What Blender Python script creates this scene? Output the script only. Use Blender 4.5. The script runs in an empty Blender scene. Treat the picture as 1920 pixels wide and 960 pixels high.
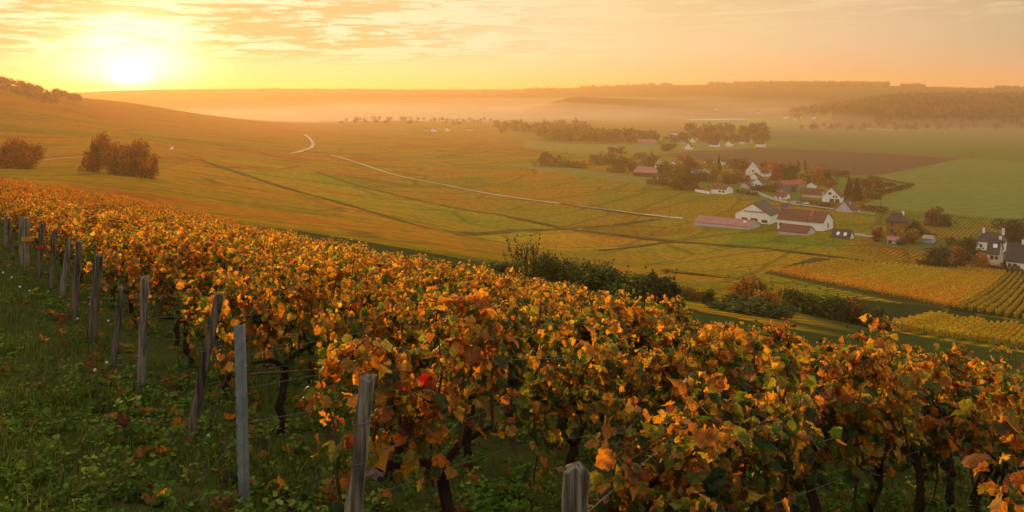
import bpy, math, random
import numpy as np
from mathutils import Vector, Matrix

SC = bpy.context.scene
COL = SC.collection
R = math.radians
rng = np.random.default_rng(7)
random.seed(7)

# ------------------------------------------------------------------ camera
F = 1600.0            # focal length in photo pixels (1920 wide)
CX, HY = 960.0, 170.0  # principal column, row of the level line of sight
cam = bpy.data.cameras.new('camera')
cam.sensor_width = 36.0
cam.lens = 30.0
cam.shift_y = -(480 - HY) / 1920.0
cam.clip_start = 0.05
cam.clip_end = 30000
camo = bpy.data.objects.new('camera', cam)
COL.objects.link(camo)
camo.location = (0, 0, 0)
camo.rotation_euler = (R(90), 0, 0)
SC.camera = camo

# ------------------------------------------------------------------ render
SC.cycles.use_denoising = True
SC.cycles.max_bounces = 6
SC.cycles.diffuse_bounces = 3
SC.cycles.transmission_bounces = 4
SC.cycles.transparent_max_bounces = 6
SC.cycles.volume_bounces = 0
SC.cycles.use_adaptive_sampling = True
SC.cycles.adaptive_threshold = 0.02
SC.cycles.sample_clamp_indirect = 6
SC.view_settings.view_transform = 'Standard'
SC.view_settings.look = 'None'
SC.view_settings.exposure = 0.0
SC.view_settings.gamma = 1.0

# ------------------------------------------------------------------ sun + sky
SUN_AZ = math.atan2(245 - CX, F)     # left of straight ahead
SUN_EL = R(2.6)
SUN_DIR = Vector((math.sin(SUN_AZ) * math.cos(SUN_EL), math.cos(SUN_AZ) * math.cos(SUN_EL), math.sin(SUN_EL)))
sl = bpy.data.lights.new('sun', 'SUN')
sl.energy = 5.0
sl.angle = R(0.5)
sl.color = (1.0, 0.55, 0.17)
so = bpy.data.objects.new('sun', sl)
COL.objects.link(so)
so.rotation_euler = SUN_DIR.to_track_quat('Z', 'Y').to_euler()


class NT:
    """small helper around a node tree"""
    def __init__(s, tree):
        s.t = tree
        s.t.nodes.clear()

    def n(s, typ, ins=None, **kw):
        nd = s.t.nodes.new(typ)
        for k, v in kw.items():
            setattr(nd, k, v)
        for k, v in (ins or {}).items():
            sock = nd.inputs[k]
            if isinstance(v, bpy.types.NodeSocket):
                s.t.links.new(v, sock)
            else:
                sock.default_value = v
        return nd

    def m(s, op, a, b=0.0, c=0.0, clamp=False):
        nd = s.n('ShaderNodeMath', {0: a, 1: b, 2: c}, operation=op)
        nd.use_clamp = clamp
        return nd.outputs[0]

    def ss(s, x, lo, hi, a=0.0, b=1.0):
        nd = s.n('ShaderNodeMapRange', {'Value': x, 'From Min': lo, 'From Max': hi, 'To Min': a, 'To Max': b})
        nd.interpolation_type = 'SMOOTHSTEP'
        return nd.outputs[0]

    def mix(s, f, a, b, bt='MIX'):
        nd = s.n('ShaderNodeMix', data_type='RGBA', blend_type=bt)
        for i, v in ((0, f), (6, a), (7, b)):
            if isinstance(v, bpy.types.NodeSocket):
                s.t.links.new(v, nd.inputs[i])
            else:
                nd.inputs[i].default_value = (*v, 1.0) if isinstance(v, tuple) and len(v) == 3 else v
        return nd.outputs[2]

    def ramp(s, x, stops, interp='LINEAR'):
        nd = s.n('ShaderNodeValToRGB', {0: x})
        cr = nd.color_ramp
        cr.interpolation = interp
        while len(cr.elements) < len(stops):
            cr.elements.new(0.5)
        for e, (p, c) in zip(cr.elements, stops):
            e.position = p
            e.color = (*c, 1.0) if len(c) == 3 else c
        return nd.outputs[0]

    def noise(s, vec, scale, detail=3.0, rough=0.5, dist=0.0, dim='3D'):
        ins = {'Scale': scale, 'Detail': detail, 'Roughness': rough, 'Distortion': dist}
        if vec is not None:
            ins['Vector'] = vec
        return s.n('ShaderNodeTexNoise', ins, noise_dimensions=dim).outputs[0]

    def scl(s, vec, sx, sy, sz, rz=0.0):
        return s.n('ShaderNodeMapping', {'Vector': vec, 'Scale': (sx, sy, sz), 'Rotation': (0, 0, rz)}).outputs[0]


W = bpy.data.worlds.new('World')
SC.world = W
W.use_nodes = True
w = NT(W.node_tree)
tc = w.n('ShaderNodeTexCoord').outputs['Generated']
dirn = w.n('ShaderNodeVectorMath', {0: tc}, operation='NORMALIZE').outputs[0]
sx = w.n('ShaderNodeSeparateXYZ', {0: dirn})
el = sx.outputs[2]
sunflat = (math.sin(SUN_AZ), math.cos(SUN_AZ), 0.0)
GLOW_EL = R(0.1)
sunvis = (math.sin(SUN_AZ) * math.cos(GLOW_EL), math.cos(SUN_AZ) * math.cos(GLOW_EL), math.sin(GLOW_EL))
hflat = w.n('ShaderNodeVectorMath', {0: w.n('ShaderNodeVectorMath', {0: dirn, 1: (1, 1, 0)}, operation='MULTIPLY').outputs[0]}, operation='NORMALIZE').outputs[0]
caz = w.n('ShaderNodeVectorMath', {0: hflat, 1: sunflat}, operation='DOT_PRODUCT').outputs['Value']
az = w.m('DIVIDE', w.m('ARCCOSINE', w.m('MULTIPLY', caz, 0.999999)), math.pi)      # 0 at the sun, 1 opposite
csun = w.n('ShaderNodeVectorMath', {0: dirn, 1: sunvis}, operation='DOT_PRODUCT').outputs['Value']
ang = w.m('ARCCOSINE', w.m('MULTIPLY', csun, 0.9999999))                              # radians from the sun


def D(deg):
    return deg / 180.0


horizon = w.ramp(az, [(0, (1.10, .84, .28)), (D(9), (1.06, .84, .31)), (D(22), (1.04, .77, .32)), (D(34), (.97, .62, .28)),
                      (D(46), (.90, .49, .22)), (D(60), (.82, .44, .24)), (D(100), (.62, .46, .38)), (1, (.50, .45, .46))])
upper = w.ramp(az, [(0, (1.02, .84, .40)), (D(9), (1.04, .92, .54)), (D(22), (1.02, .85, .52)), (D(34), (.95, .68, .36)),
                    (D(46), (.84, .57, .33)), (D(56), (.62, .45, .27)), (D(100), (.66, .54, .45)), (1, (.55, .50, .50))])
over = w.ramp(az, [(0, (2.8, 2.3, 1.5)), (D(60), (2.6, 2.3, 1.75)), (1, (1.35, 1.32, 1.28))])  # unseen overhead sky, raised above the visible band's brightness as fill light
c = w.mix(w.ss(el, 0.004, 0.06), horizon, upper)
c = w.mix(w.ss(el, 0.11, 0.40), c, over)
# streaky cloud deck, high and left
cp = w.scl(dirn, 10.0, 10.0, 105.0)
warp = w.noise(cp, 0.8, 3, .5)
cn = w.noise(w.n('ShaderNodeVectorMath', {0: cp, 1: w.n('ShaderNodeVectorMath', {0: (.35, .35, 1.2), 'Scale': warp}, operation='SCALE').outputs[0]}, operation='ADD').outputs[0], 1.25, 7, .62, .25)
cn2 = w.noise(w.scl(dirn, 34.0, 34.0, 260.0), 1.0, 6, .65, .3)
cnm = w.m('ADD', w.m('MULTIPLY', cn, .70), w.m('MULTIPLY', cn2, .30))
deck = w.m('MULTIPLY', w.ss(el, .022, .052), w.ss(az, D(38), D(10)))
deck = w.m('MAXIMUM', deck, w.m('MULTIPLY', w.ss(el, .05, .10), .35))
dark = w.m('MULTIPLY', w.ss(cnm, .47, .535), deck)
lite = w.m('MULTIPLY', w.ss(cnm, .475, .41), deck)
darkc = w.ramp(az, [(0, (.80, .46, .13)), (D(14), (.80, .48, .15)), (D(30), (.80, .53, .22)), (D(60), (.55, .42, .28)), (1, (.2, .22, .3))])
c = w.mix(w.m('MULTIPLY', dark, .74), c, darkc)
c = w.mix(w.m('MULTIPLY', lite, .75), c, w.mix(w.ss(az, 0, D(30)), (1.25, 1.05, .62), (.97, .78, .42)))
# the sun burning through at the ridge: disc core and aureole
core = w.m('POWER', w.ss(ang, R(2.6), R(0.1)), 2.0)
aur = w.m('POWER', w.ss(ang, R(12), R(0.6)), 2.6)
c = w.mix(1.0, c, w.mix(aur, (0, 0, 0), (.75, .50, .16)), 'ADD')
c = w.mix(1.0, c, w.mix(core, (0, 0, 0), (2.6, 2.2, 1.7)), 'ADD')
c = w.mix(1.0, c, w.mix(w.m('POWER', w.ss(ang, R(9.0), R(0.0)), 2.6), (0, 0, 0), (1.35, 1.25, 1.05)), 'ADD')
nish = w.n('ShaderNodeTexSky', sky_type='NISHITA', sun_disc=False, sun_elevation=SUN_EL, sun_rotation=SUN_AZ, air_density=1.4, dust_density=3.0)
c10 = w.n('ShaderNodeVectorMath', {0: c, 'Scale': 10.0}, operation='SCALE').outputs[0]
tot = w.mix(w.ss(el, 0.1, 0.5, 0.0, .5), c10, nish.outputs[0])
w.n('ShaderNodeOutputWorld', {0: w.n('ShaderNodeBackground', {0: tot, 1: 0.1}).outputs[0]})


# ------------------------------------------------------------------ small helpers
def put(o, label=None, cat=None, group=None, kind=None):
    if label: o['label'] = label
    if cat: o['category'] = cat
    if group: o['group'] = group
    if kind: o['kind'] = kind
    return o


def mesh(name, verts, faces, mat, parent=None, col=None, smooth=False, uv=None):
    """faces: (N,3) or (N,4) int array, or a list of lists"""
    me = bpy.data.meshes.new(name)
    verts = np.asarray(verts, dtype=np.float32).reshape(-1, 3)
    if isinstance(faces, np.ndarray):
        k = faces.shape[1]
        me.vertices.add(len(verts))
        me.vertices.foreach_set('co', verts.ravel())
        me.loops.add(faces.size)
        me.loops.foreach_set('vertex_index', faces.ravel().astype(np.int32))
        me.polygons.add(len(faces))
        me.polygons.foreach_set('loop_start', np.arange(0, faces.size, k, dtype=np.int32))
        me.update(calc_edges=True)
    else:
        me.from_pydata(verts.tolist(), [], faces)
        me.update()
    if col is not None:
        a = me.color_attributes.new('col', 'FLOAT_COLOR', 'POINT')
        cc = np.ones((len(verts), 4), np.float32)
        cc[:, :col.shape[1]] = col
        a.data.foreach_set('color', cc.ravel())
    if smooth:
        me.polygons.foreach_set('use_smooth', np.ones(len(me.polygons), bool))
    mats = mat if isinstance(mat, (list, tuple)) else [mat]
    for m_ in mats:
        me.materials.append(m_)
    o = bpy.data.objects.new(name, me)
    COL.objects.link(o)
    if parent is not None:
        o.parent = parent
    return o


def empty(name, loc, rz=0.0):
    o = bpy.data.objects.new(name, None)
    o.empty_display_size = .3
    COL.objects.link(o)
    o.location = loc
    o.rotation_euler = (0, 0, rz)
    return o


def copy_tree(o, parent=None):
    c_ = o.copy()
    COL.objects.link(c_)
    if parent is not None:
        c_.parent = parent
    for ch in list(o.children):
        copy_tree(ch, c_)
    return c_


class MB:
    """collects shapes for ONE mesh"""
    def __init__(s):
        s.v, s.f = [], []

    def add(s, vs, fs):
        b = len(s.v)
        s.v += [tuple(p) for p in vs]
        s.f += [[i + b for i in q] for q in fs]
        return s

    def box(s, x0, x1, y0, y1, z0, z1):
        vs = [(x, y, z) for z in (z0, z1) for y in (y0, y1) for x in (x0, x1)]
        return s.add(vs, [(0, 2, 3, 1), (4, 5, 7, 6), (0, 1, 5, 4), (2, 6, 7, 3), (0, 4, 6, 2), (1, 3, 7, 5)])

    def tube(s, pts, rad, n=6, cap=True, jit=0.0, ph=0.0):
        pts = [Vector(p) for p in pts]
        rad = rad if isinstance(rad, (list, tuple)) else [rad] * len(pts)
        vs, fs = [], []
        for i, p in enumerate(pts):
            a = pts[max(i - 1, 0)]
            b = pts[min(i + 1, len(pts) - 1)]
            q = (b - a).to_track_quat('Z', 'X')
            for k in range(n):
                an = 2 * math.pi * k / n + ph
                rr = rad[i] * (1 + jit * (random.random() - .5))
                vs.append(p + q @ Vector((math.cos(an) * rr, math.sin(an) * rr, 0)))
        for i in range(len(pts) - 1):
            for k in range(n):
                fs.append((i * n + k, i * n + (k + 1) % n, (i + 1) * n + (k + 1) % n, (i + 1) * n + k))
        if cap:
            fs.append(tuple(reversed(range(n))))
            fs.append(tuple(range((len(pts) - 1) * n, len(pts) * n)))
        return s.add(vs, fs)

    def build(s, name, mat, parent=None, smooth=False):
        return mesh(name, s.v, s.f, mat, parent, smooth=smooth)


# ------------------------------------------------------------------ terrain
S1 = np.array([-.5600, .8285])     # along the headland (line of row-end posts), away and left
S2 = np.array([.6430, .7659])      # along the vine rows, downhill and right
O0 = np.array([-.65, 3.43])
CAMH, PA, PB = 1.53, -.113, -.175


SM0 = np.linalg.inv(np.stack([S1, S2], 1))


def plane(x, y):
    dx, dy = x - O0[0], y - O0[1]
    s = SM0[0, 0] * dx + SM0[0, 1] * dy
    t = SM0[1, 0] * dx + SM0[1, 1] * dy
    return -CAMH + PA * x + PB * y - (.0076 * np.exp(-np.maximum(s, 0) / 60) + .0096 * np.exp(-np.maximum(s + .8, -1.5) / 4)) * np.clip(t - 2.5, 0, 10) ** 2 + .014 * np.clip(s - 20, 0, 60)


CTRL = {
    0: [(80, 360), (150, 345), (230, 328), (300, 313), (420, 292), (520, 265), (650, 228), (800, 188), (950, 157), (1300, 172), (2500, 195), (3500, 185), (4500, 168)],
    240: [(50, 410), (80, 402), (150, 385), (230, 350), (300, 326), (450, 295), (700, 255), (1000, 222), (1400, 196), (1620, 192), (2500, 200), (3700, 196), (4150, 178), (4500, 165)],
    480: [(40, 450), (60, 440), (100, 428), (150, 418), (230, 395), (350, 360), (500, 325), (700, 291), (1000, 261), (1500, 240), (2200, 226), (3700, 202), (4150, 179), (4500, 167)],
    720: [(30, 492), (50, 478), (100, 460), (200, 438), (300, 418), (400, 395), (500, 370), (700, 325), (1000, 282), (1500, 248), (2200, 226), (3700, 203), (4150, 180), (4500, 171)],
    960: [(22, 545), (40, 520), (80, 502), (150, 482), (250, 470), (350, 458), (450, 435), (600, 375), (800, 324), (1070, 287), (1500, 253), (2200, 228), (3300, 210), (3750, 199), (4150, 180), (4500, 172)],
    1080: [(2200, 226), (2900, 208), (3300, 181), (3600, 190), (4500, 168)],
    1330: [(2200, 226), (2900, 205), (3300, 196), (4000, 176), (4500, 158)],
    1200: [(18, 590), (30, 572), (60, 560), (100, 543), (200, 520), (300, 500), (400, 470), (500, 425), (600, 383), (800, 330), (1070, 290), (1600, 250), (2200, 228), (3000, 205), (3400, 186), (3800, 185), (4500, 162)],
    1440: [(15, 635), (30, 620), (60, 602), (100, 577), (150, 550), (200, 530), (300, 490), (400, 455), (480, 430), (600, 380), (800, 330), (1070, 290), (1600, 250), (2200, 228), (3000, 205), (3800, 172), (4500, 157)],
    1680: [(14, 672), (30, 654), (60, 642), (100, 628), (115, 619), (180, 565), (280, 515), (360, 480), (430, 448), (520, 415), (800, 330), (1200, 277), (1600, 250), (1850, 238), (2350, 189), (3500, 172), (4500, 157)],
    1920: [(14, 715), (30, 692), (60, 682), (100, 662), (115, 651), (180, 592), (280, 530), (360, 490), (450, 444), (520, 418), (800, 331), (1200, 277), (1600, 251), (1850, 236), (2350, 187), (3500, 172), (4500, 158)],
}
cpts, cz = [], []
for px, rows in CTRL.items():
    X = (px - CX) / F
    for d, py in rows:
        cpts.append((X * d, d))
        cz.append(-(py - HY) / F * d)
for px, base in ((-420, 0), (-900, 0), (2300, 1920), (2700, 1920)):
    X = (px - CX) / F
    Xb = (base - CX) / F
    for d, py in CTRL[base]:
        rr = d * math.sqrt(1 + Xb * Xb)
        th = math.atan(X)
        cpts.append((rr * math.sin(th), rr * math.cos(th)))
        z = -(py - HY) / F * d
        if base == 0 and d > 250:
            z += (abs(px) / 400) * 14 * min(1, (d - 250) / 500) * (1 if d < 2000 else .3)
        cz.append(z)
for d in (2.0, 4.0, 7.0, 11.0):
    for X in (-1.0, -.5, -.2, .1, .4, .8):
        dd = min(d, 9.0) if X > 0 else d
        cpts.append((X * dd, dd))
        cz.append(float(plane(X * dd, dd)))
for s in (20, 45, 70):
    for t in (-3, 4, 9):
        p = O0 + s * S1 + t * S2
        cpts.append(tuple(p))
        cz.append(float(plane(*p)))
cpts = np.array(cpts)
cz = np.array(cz)


def warpc(x, y):
    r = np.sqrt(x * x + y * y) + 1e-6
    th = np.clip(np.arctan2(x, y), -1.0, 1.0)
    return np.stack([th * 2.2, np.log(r + 3.0)], -1)


def tps_phi(d2):
    return .5 * d2 * np.log(d2 + 1e-9)


CW = warpc(cpts[:, 0], cpts[:, 1])
n_ = len(CW)
K = tps_phi(((CW[:, None] - CW[None]) ** 2).sum(-1)) + np.eye(n_) * 2e-4
P_ = np.concatenate([np.ones((n_, 1)), CW], 1)
A = np.block([[K, P_], [P_.T, np.zeros((3, 3))]])
sol = np.linalg.solve(A, np.concatenate([cz, np.zeros(3)]))
WT, AF = sol[:n_], sol[n_:]


def row_end(s):
    return 10.4 + .05 * np.maximum(s, 0)


SM = np.linalg.inv(np.stack([S1, S2], 1))


def st(x, y):
    dx, dy = x - O0[0], y - O0[1]
    return SM[0, 0] * dx + SM[0, 1] * dy, SM[1, 0] * dx + SM[1, 1] * dy


def sstep(x, a, b):
    t = np.clip((x - a) / (b - a), 0, 1)
    return t * t * (3 - 2 * t)


def H(x, y):
    """height of the ground; the camera is at z = 0"""
    x = np.asarray(x, float)
    y = np.asarray(y, float)
    shp = x.shape
    x, y = x.ravel(), y.ravel()
    out = np.empty(len(x))
    for i in range(0, len(x), 40000):
        xx, yy = x[i:i + 40000], y[i:i + 40000]
        q = warpc(xx, yy)
        z = AF[0] + q @ AF[1:]
        d2 = ((q[:, None] - CW[None]) ** 2).sum(-1)
        z = z + tps_phi(d2) @ WT
        s, t = st(xx, yy)
        wgt = (1 - sstep(t - row_end(s), 0.5, 14)) * (1 - sstep(s, 70, 110)) * (1 - sstep(-s, 8, 30)) * (1 - sstep(-t, 25, 60))
        pl = plane(xx, yy)
        r = np.sqrt(xx * xx + yy * yy)
        z = np.where(z > 30, 30 + 15 * np.tanh((z - 30) / 15), z)
        out[i:i + 40000] = pl * wgt + z * (1 - wgt)
    return out.reshape(shp)


DS = np.exp(np.linspace(math.log(14), math.log(6000), 900))


def G(px, py, dmin=14.0):
    """where the line of sight through a photo point meets the ground: a place in the world"""
    X = (px - CX) / F
    ds = DS[DS >= dmin]
    z = H(X * ds, ds)
    r_ = HY - F * z / ds
    hit = np.nonzero(r_ <= py)[0]
    k = hit[0] if len(hit) else len(ds) - 1
    d = ds[k]
    if k > 0 and r_[k - 1] > py:
        f = (r_[k - 1] - py) / max(r_[k - 1] - r_[k], 1e-6)
        d = ds[k - 1] + f * (ds[k] - ds[k - 1])
    x = X * d
    return np.array([x, d, float(H(x, d))])


def GD(px, d):
    x = (px - CX) / F * d
    return np.array([x, d, float(H(x, d))])


def inpoly(px, py, poly):
    inside = np.zeros(len(px), bool)
    j = len(poly) - 1
    for i in range(len(poly)):
        xi, yi = poly[i]
        xj, yj = poly[j]
        if yi != yj:
            cond = ((yi > py) != (yj > py)) & (px < (xj - xi) * (py - yi) / (yj - yi) + xi)
            inside ^= cond
        j = i
    return inside

# ------------------------------------------------------------------ materials
def newmat(name):
    m = bpy.data.materials.new(name)
    m.use_nodes = True
    return m, NT(m.node_tree)


def finish(t, shader, disp=None):
    o = t.n('ShaderNodeOutputMaterial', {0: shader})
    return o


def simple(name, colr, rough=.85, noise=.0, scale=3.0, spec=.2, metal=0.0, bump=0.0, dark=None, stretch=(1, 1, 1), island=False):
    m, t = newmat(name)
    ob = t.n('ShaderNodeTexCoord').outputs['Object']
    if noise or dark:
        f = t.noise(t.scl(ob, *stretch), scale, 5, .6)
        f = t.ss(f, .35, .65)
        d_ = dark or tuple(v * (1 - noise) for v in colr)
        base = t.mix(f, d_, colr)
    else:
        base = (*colr, 1)
    ins = {'Base Color': base, 'Roughness': rough, 'Specular IOR Level': spec, 'Metallic': metal}
    b = t.n('ShaderNodeBsdfPrincipled', ins) if rough < .88 else t.n('ShaderNodeBsdfDiffuse', {'Color': base})
    if bump:
        bn = t.n('ShaderNodeBump', {'Height': t.noise(t.scl(ob, *stretch), scale * 3, 5, .65), 'Strength': bump, 'Distance': .01})
        t.t.links.new(bn.outputs[0], b.inputs['Normal'])
    finish(t, b.outputs[0])
    return m


def leafmat(name, trans=.45, gain=1.25, spec=.25, objvar=.0, rough=.55):
    m, t = newmat(name)
    at = t.n('ShaderNodeAttribute', attribute_name='col').outputs['Color']
    g = t.n('ShaderNodeNewGeometry')
    nz = t.noise(t.n('ShaderNodeTexCoord').outputs['Object'], 38.0, 3, .6)
    nz2 = t.noise(t.n('ShaderNodeTexCoord').outputs['Object'], 90.0, 2, .5)
    cc = t.mix(t.ss(nz, .35, .7, 0, .6), at, t.mix(1.0, at, (.50, .36, .30), 'MULTIPLY'))
    cc = t.mix(t.ss(nz2, .55, .72, 0, .5), cc, t.mix(1.0, cc, (1.25, 1.35, 1.1), 'MULTIPLY'))
    if objvar:
        rnd = t.n('ShaderNodeObjectInfo').outputs['Random']
        hs = t.n('ShaderNodeHueSaturation', {'Hue': t.m('ADD', .5 - objvar * .12, t.m('MULTIPLY', rnd, objvar * .24)), 'Value': t.ss(rnd, 0, 1, 1 - objvar, 1 + objvar), 'Color': cc})
        cc = hs.outputs[0]
    b = t.n('ShaderNodeBsdfPrincipled', {'Base Color': cc, 'Roughness': rough, 'Specular IOR Level': spec})
    tr = t.n('ShaderNodeBsdfTranslucent', {'Color': t.mix(1.0, cc, (gain, gain * .92, gain * .6), 'MULTIPLY')})
    mx = t.n('ShaderNodeMixShader', {0: trans, 1: b.outputs[0], 2: tr.outputs[0]})
    finish(t, mx.outputs[0])
    return m


M_leaf = leafmat('vine_leaf', .56, 2.0, .25, .11)
M_weed = leafmat('weed_leaf', .30, 1.1, .03, 0, .9)
M_tree = leafmat('tree_leaf', .25, 1.2, .1, .12, .7)
M_row = leafmat('row_leaf', .5, 1.7, .05, .06, .8)
M_bark = simple('vine_bark', (.045, .028, .018), .95, .5, 30, .1, bump=1.0, stretch=(1, 1, .3))
M_cane = simple('vine_cane', (.10, .045, .022), .7, .4, 20, .2)
M_trunk = simple('tree_bark', (.07, .05, .035), .95, .5, 4, .1, bump=.6)
M_post = simple('weathered_wood', (.31, .25, .19), .85, .5, 11, .1, bump=1.0, dark=(.06, .048, .036), stretch=(4, 4, .2))
M_postdark = simple('dark_wood', (.19, .145, .105), .85, .5, 11, .1, bump=1.0, dark=(.035, .026, .02), stretch=(4, 4, .2))
M_zinc = simple('galvanised_steel', (.33, .35, .37), .5, .3, 14, .5, .55)
M_wire = simple('wire', (.13, .12, .11), .8, .2, 8, .15, .2)
M_card = simple('orange_card', (.62, .27, .03), .7, .25, 12, .2)
M_redcard = simple('red_tag', (.45, .05, .02), .7, .2, 12, .2)
M_ink = simple('black_ink', (.02, .015, .01), .8)
M_pulp = simple('torn_paper', (.42, .22, .22), .8, .5, 40, .2)
M_soil = simple('soil', (.05, .035, .022), 1, .4, 6)

# ------------------------------------------------------------------ the ground: one sheet to beyond the horizon
FIELDS = [
    # photo outline, colour, share of vines, nearest and farthest distance
    ([(1228, 292), (1300, 283), (1442, 277), (1600, 285), (1806, 297), (1655, 328), (1560, 330), (1480, 312), (1400, 305), (1300, 300)], (.125, .074, .054), 0, 500, 1700),
    ([(1442, 276.5), (1500, 262), (1700, 258), (1930, 262), (1930, 303), (1806, 296.5), (1600, 284.5)], (.135, .150, .040), 0, 700, 2200),
    ([(1300, 250), (1445, 262), (1500, 262), (1442, 276), (1300, 282), (1225, 291), (1100, 290), (985, 278), (985, 264), (1230, 268)], (.190, .185, .050), 0, 800, 2000),
    ([(1655, 328), (1806, 297.5), (1960, 306), (1960, 420), (1920, 414), (1790, 402), (1660, 392), (1612, 386), (1712, 349), (1640, 338)], (.155, .185, .046), 0, 450, 1200),
    ([(1560, 330), (1655, 328), (1640, 338), (1712, 349), (1612, 372), (1560, 350)], (.130, .155, .036), 0, 450, 1200),
    ([(940, 307), (1010, 307), (1190, 330), (1240, 336), (1214, 346), (1100, 332), (1000, 316)], (.170, .175, .050), 0, 600, 1200),
    ([(1300, 330), (1380, 330), (1400, 345), (1500, 352), (1560, 380), (1500, 385), (1420, 375), (1310, 352)], (.110, .125, .032), 0, 500, 1000),
    ([(1640, 398), (1760, 404), (1930, 415), (1930, 432), (1850, 440), (1760, 452), (1640, 420)], (0.210, 0.152, .028), 1, 380, 620),
    ([(1640, 440), (1760, 452), (1850, 440), (1930, 440), (1930, 520), (1800, 505), (1730, 470), (1640, 456)], (.085, .100, .028), 0, 300, 520),
    ([(0, 340), (240, 384), (480, 420), (720, 452), (880, 478), (852, 437), (720, 405), (620, 374), (480, 335), (372, 300), (270, 328), (60, 332)], (0.420, 0.193, .020), 1, 60, 520),
    ([(372, 300), (480, 335), (620, 374), (720, 405), (852, 433), (1065, 430), (900, 400), (760, 368), (590, 322), (470, 300)], (0.350, 0.228, .020), 1, 200, 700),
    ([(852, 437), (1065, 431), (1200, 456), (1080, 470), (960, 462)], (0.420, 0.248, .020), 1, 300, 600),
    ([(1065, 430), (1240, 410), (1310, 425), (1460, 445), (1620, 460), (1700, 492), (1480, 468), (1200, 444)], (0.259, 0.207, .020), 1, 250, 600),
    ([(1240, 410), (1065, 430), (900, 400), (960, 380), (1100, 395)], (0.280, 0.193, .022), 1, 300, 700),
    ([(1200, 446), (1320, 455), (1470, 470), (1530, 482), (1430, 510), (1260, 500)], (0.336, 0.207, .020), 1, 150, 500),
    ([(1000, 455), (1200, 446), (1320, 456), (1180, 470), (1050, 470)], (0.406, 0.221, .020), 1, 150, 600),
    ([(1530, 482), (1720, 498), (1930, 518), (1930, 600), (1700, 570), (1430, 512)], (.070, .060, .016), 0, 150, 400),
    ([(1800, 505), (1930, 518), (1930, 602), (1780, 582)], (.030, .036, .012), 0, 120, 400),
    ([(1600, 560), (1720, 572), (1930, 605), (1930, 645), (1660, 612)], (.034, .042, .013), 0, 90, 260),
]
th_d = np.radians(np.arange(-35.0, 35.01, .1))
th = np.concatenate([np.radians(np.arange(-180, -35, 3.0)), th_d, np.radians(np.arange(38, 180, 3.0))])
rr = np.exp(np.concatenate([np.linspace(math.log(.4), math.log(60), 110)[:-1], np.linspace(math.log(60), math.log(5200), 360), [math.log(6200), math.log(7500), math.log(9000)]]))
TH, RR = np.meshgrid(th, rr, indexing='ij')
TX, TY = RR * np.sin(TH), RR * np.cos(TH)
TZ = H(TX, TY)
bumpy = np.sin(TX * .071 + 1.3 * np.sin(TY * .043)) * np.sin(TY * .059 + 1.7 * np.sin(TX * .037))
TZ = TZ + bumpy * .25 * sstep(RR, 60, 160)
# wooded crests of the far plateau: rough tree-top outline
crest = (np.sin(TX * .031) + np.sin(TX * .083 + 1) + np.sin(TX * .19 + TY * .01)) * 1.3
TZ = TZ + crest * sstep(RR, 3900, 4300) * (1 - sstep(RR, 4900, 5500))
TZ = TZ - np.clip(RR - 4550, 0, 4000) * .045 * (TY > 0)
nT, nR = TH.shape
colr = np.empty((nT * nR, 4), np.float32)
fx, fy, fz = TX.ravel(), TY.ravel(), TZ.ravel()
dep = np.maximum(fy, .01)
ppx, ppy = CX + F * fx / dep, HY - F * fz / dep
ppx[fy < 1] = -9999
colr[:] = (.33, .180, .018, 1)
colr[fx > 60] = (.275, .185, .020, 1)
lf_ = (sstep(-fx, 60, 620) * (fy > 250))[:, None]
colr[:] = colr * (1 - lf_) + np.array([.330, .102, .011, 1]) * lf_
far = RR.ravel() > 2500
colr[far] = (.070, .042, .020, 0)
hill_r = (ppx > 1560) & (fy > 1700) & (fy < 3000) & (ppy < 246)
colr[hill_r] = (.075, .042, .022, 0)
mead = (ppx > 1440) & (fy > 1150) & (ppy > 240) & (ppy < 277) & (fy < 2400)
colr[mead] = (.12, .125, .04, 0)
for poly, cc, vn, d0, d1 in FIELDS:
    sel = inpoly(ppx, ppy, poly) & (fy > d0) & (fy < d1)
    colr[sel] = (*cc, vn)
ss_, tt_ = st(fx, fy)
near = (RR.ravel() < 130) & (tt_ < row_end(ss_) + 30)
edge_ = sstep(ppx + 40 * np.sin(fy * .21) + 25 * np.sin(fx * .37), 1400, 1600) * (RR.ravel() < 118) * (fy > 5)
colr[:] = colr * (1 - edge_[:, None]) + np.array([.050, .058, .016, 0]) * edge_[:, None]
colr[near] = (.050, .055, .016, 0)
i = np.arange(nT)
j = np.arange(nR - 1)
I, J = np.meshgrid(i, j, indexing='ij')
I2 = (I + 1) % nT
faces = np.stack([I * nR + J, I * nR + J + 1, I2 * nR + J + 1, I2 * nR + J], -1).reshape(-1, 4)
verts = np.stack([fx, fy, fz], -1)
verts = np.concatenate([verts, [[0, 0, float(H(0.0, 0.0))]]])
colr = np.concatenate([colr, colr[:1]])

m, t = newmat('ground')
M_ground = m
at = t.n('ShaderNodeAttribute', attribute_name='col')
pos = t.n('ShaderNodeNewGeometry').outputs['Position']
flat = t.n('ShaderNodeVectorMath', {0: pos, 1: (1, 1, 0)}, operation='MULTIPLY').outputs[0]
vine = at.outputs['Alpha']
base = at.outputs['Color']
rowc = t.scl(flat, 1, 1, 1, R(33.4))
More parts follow.
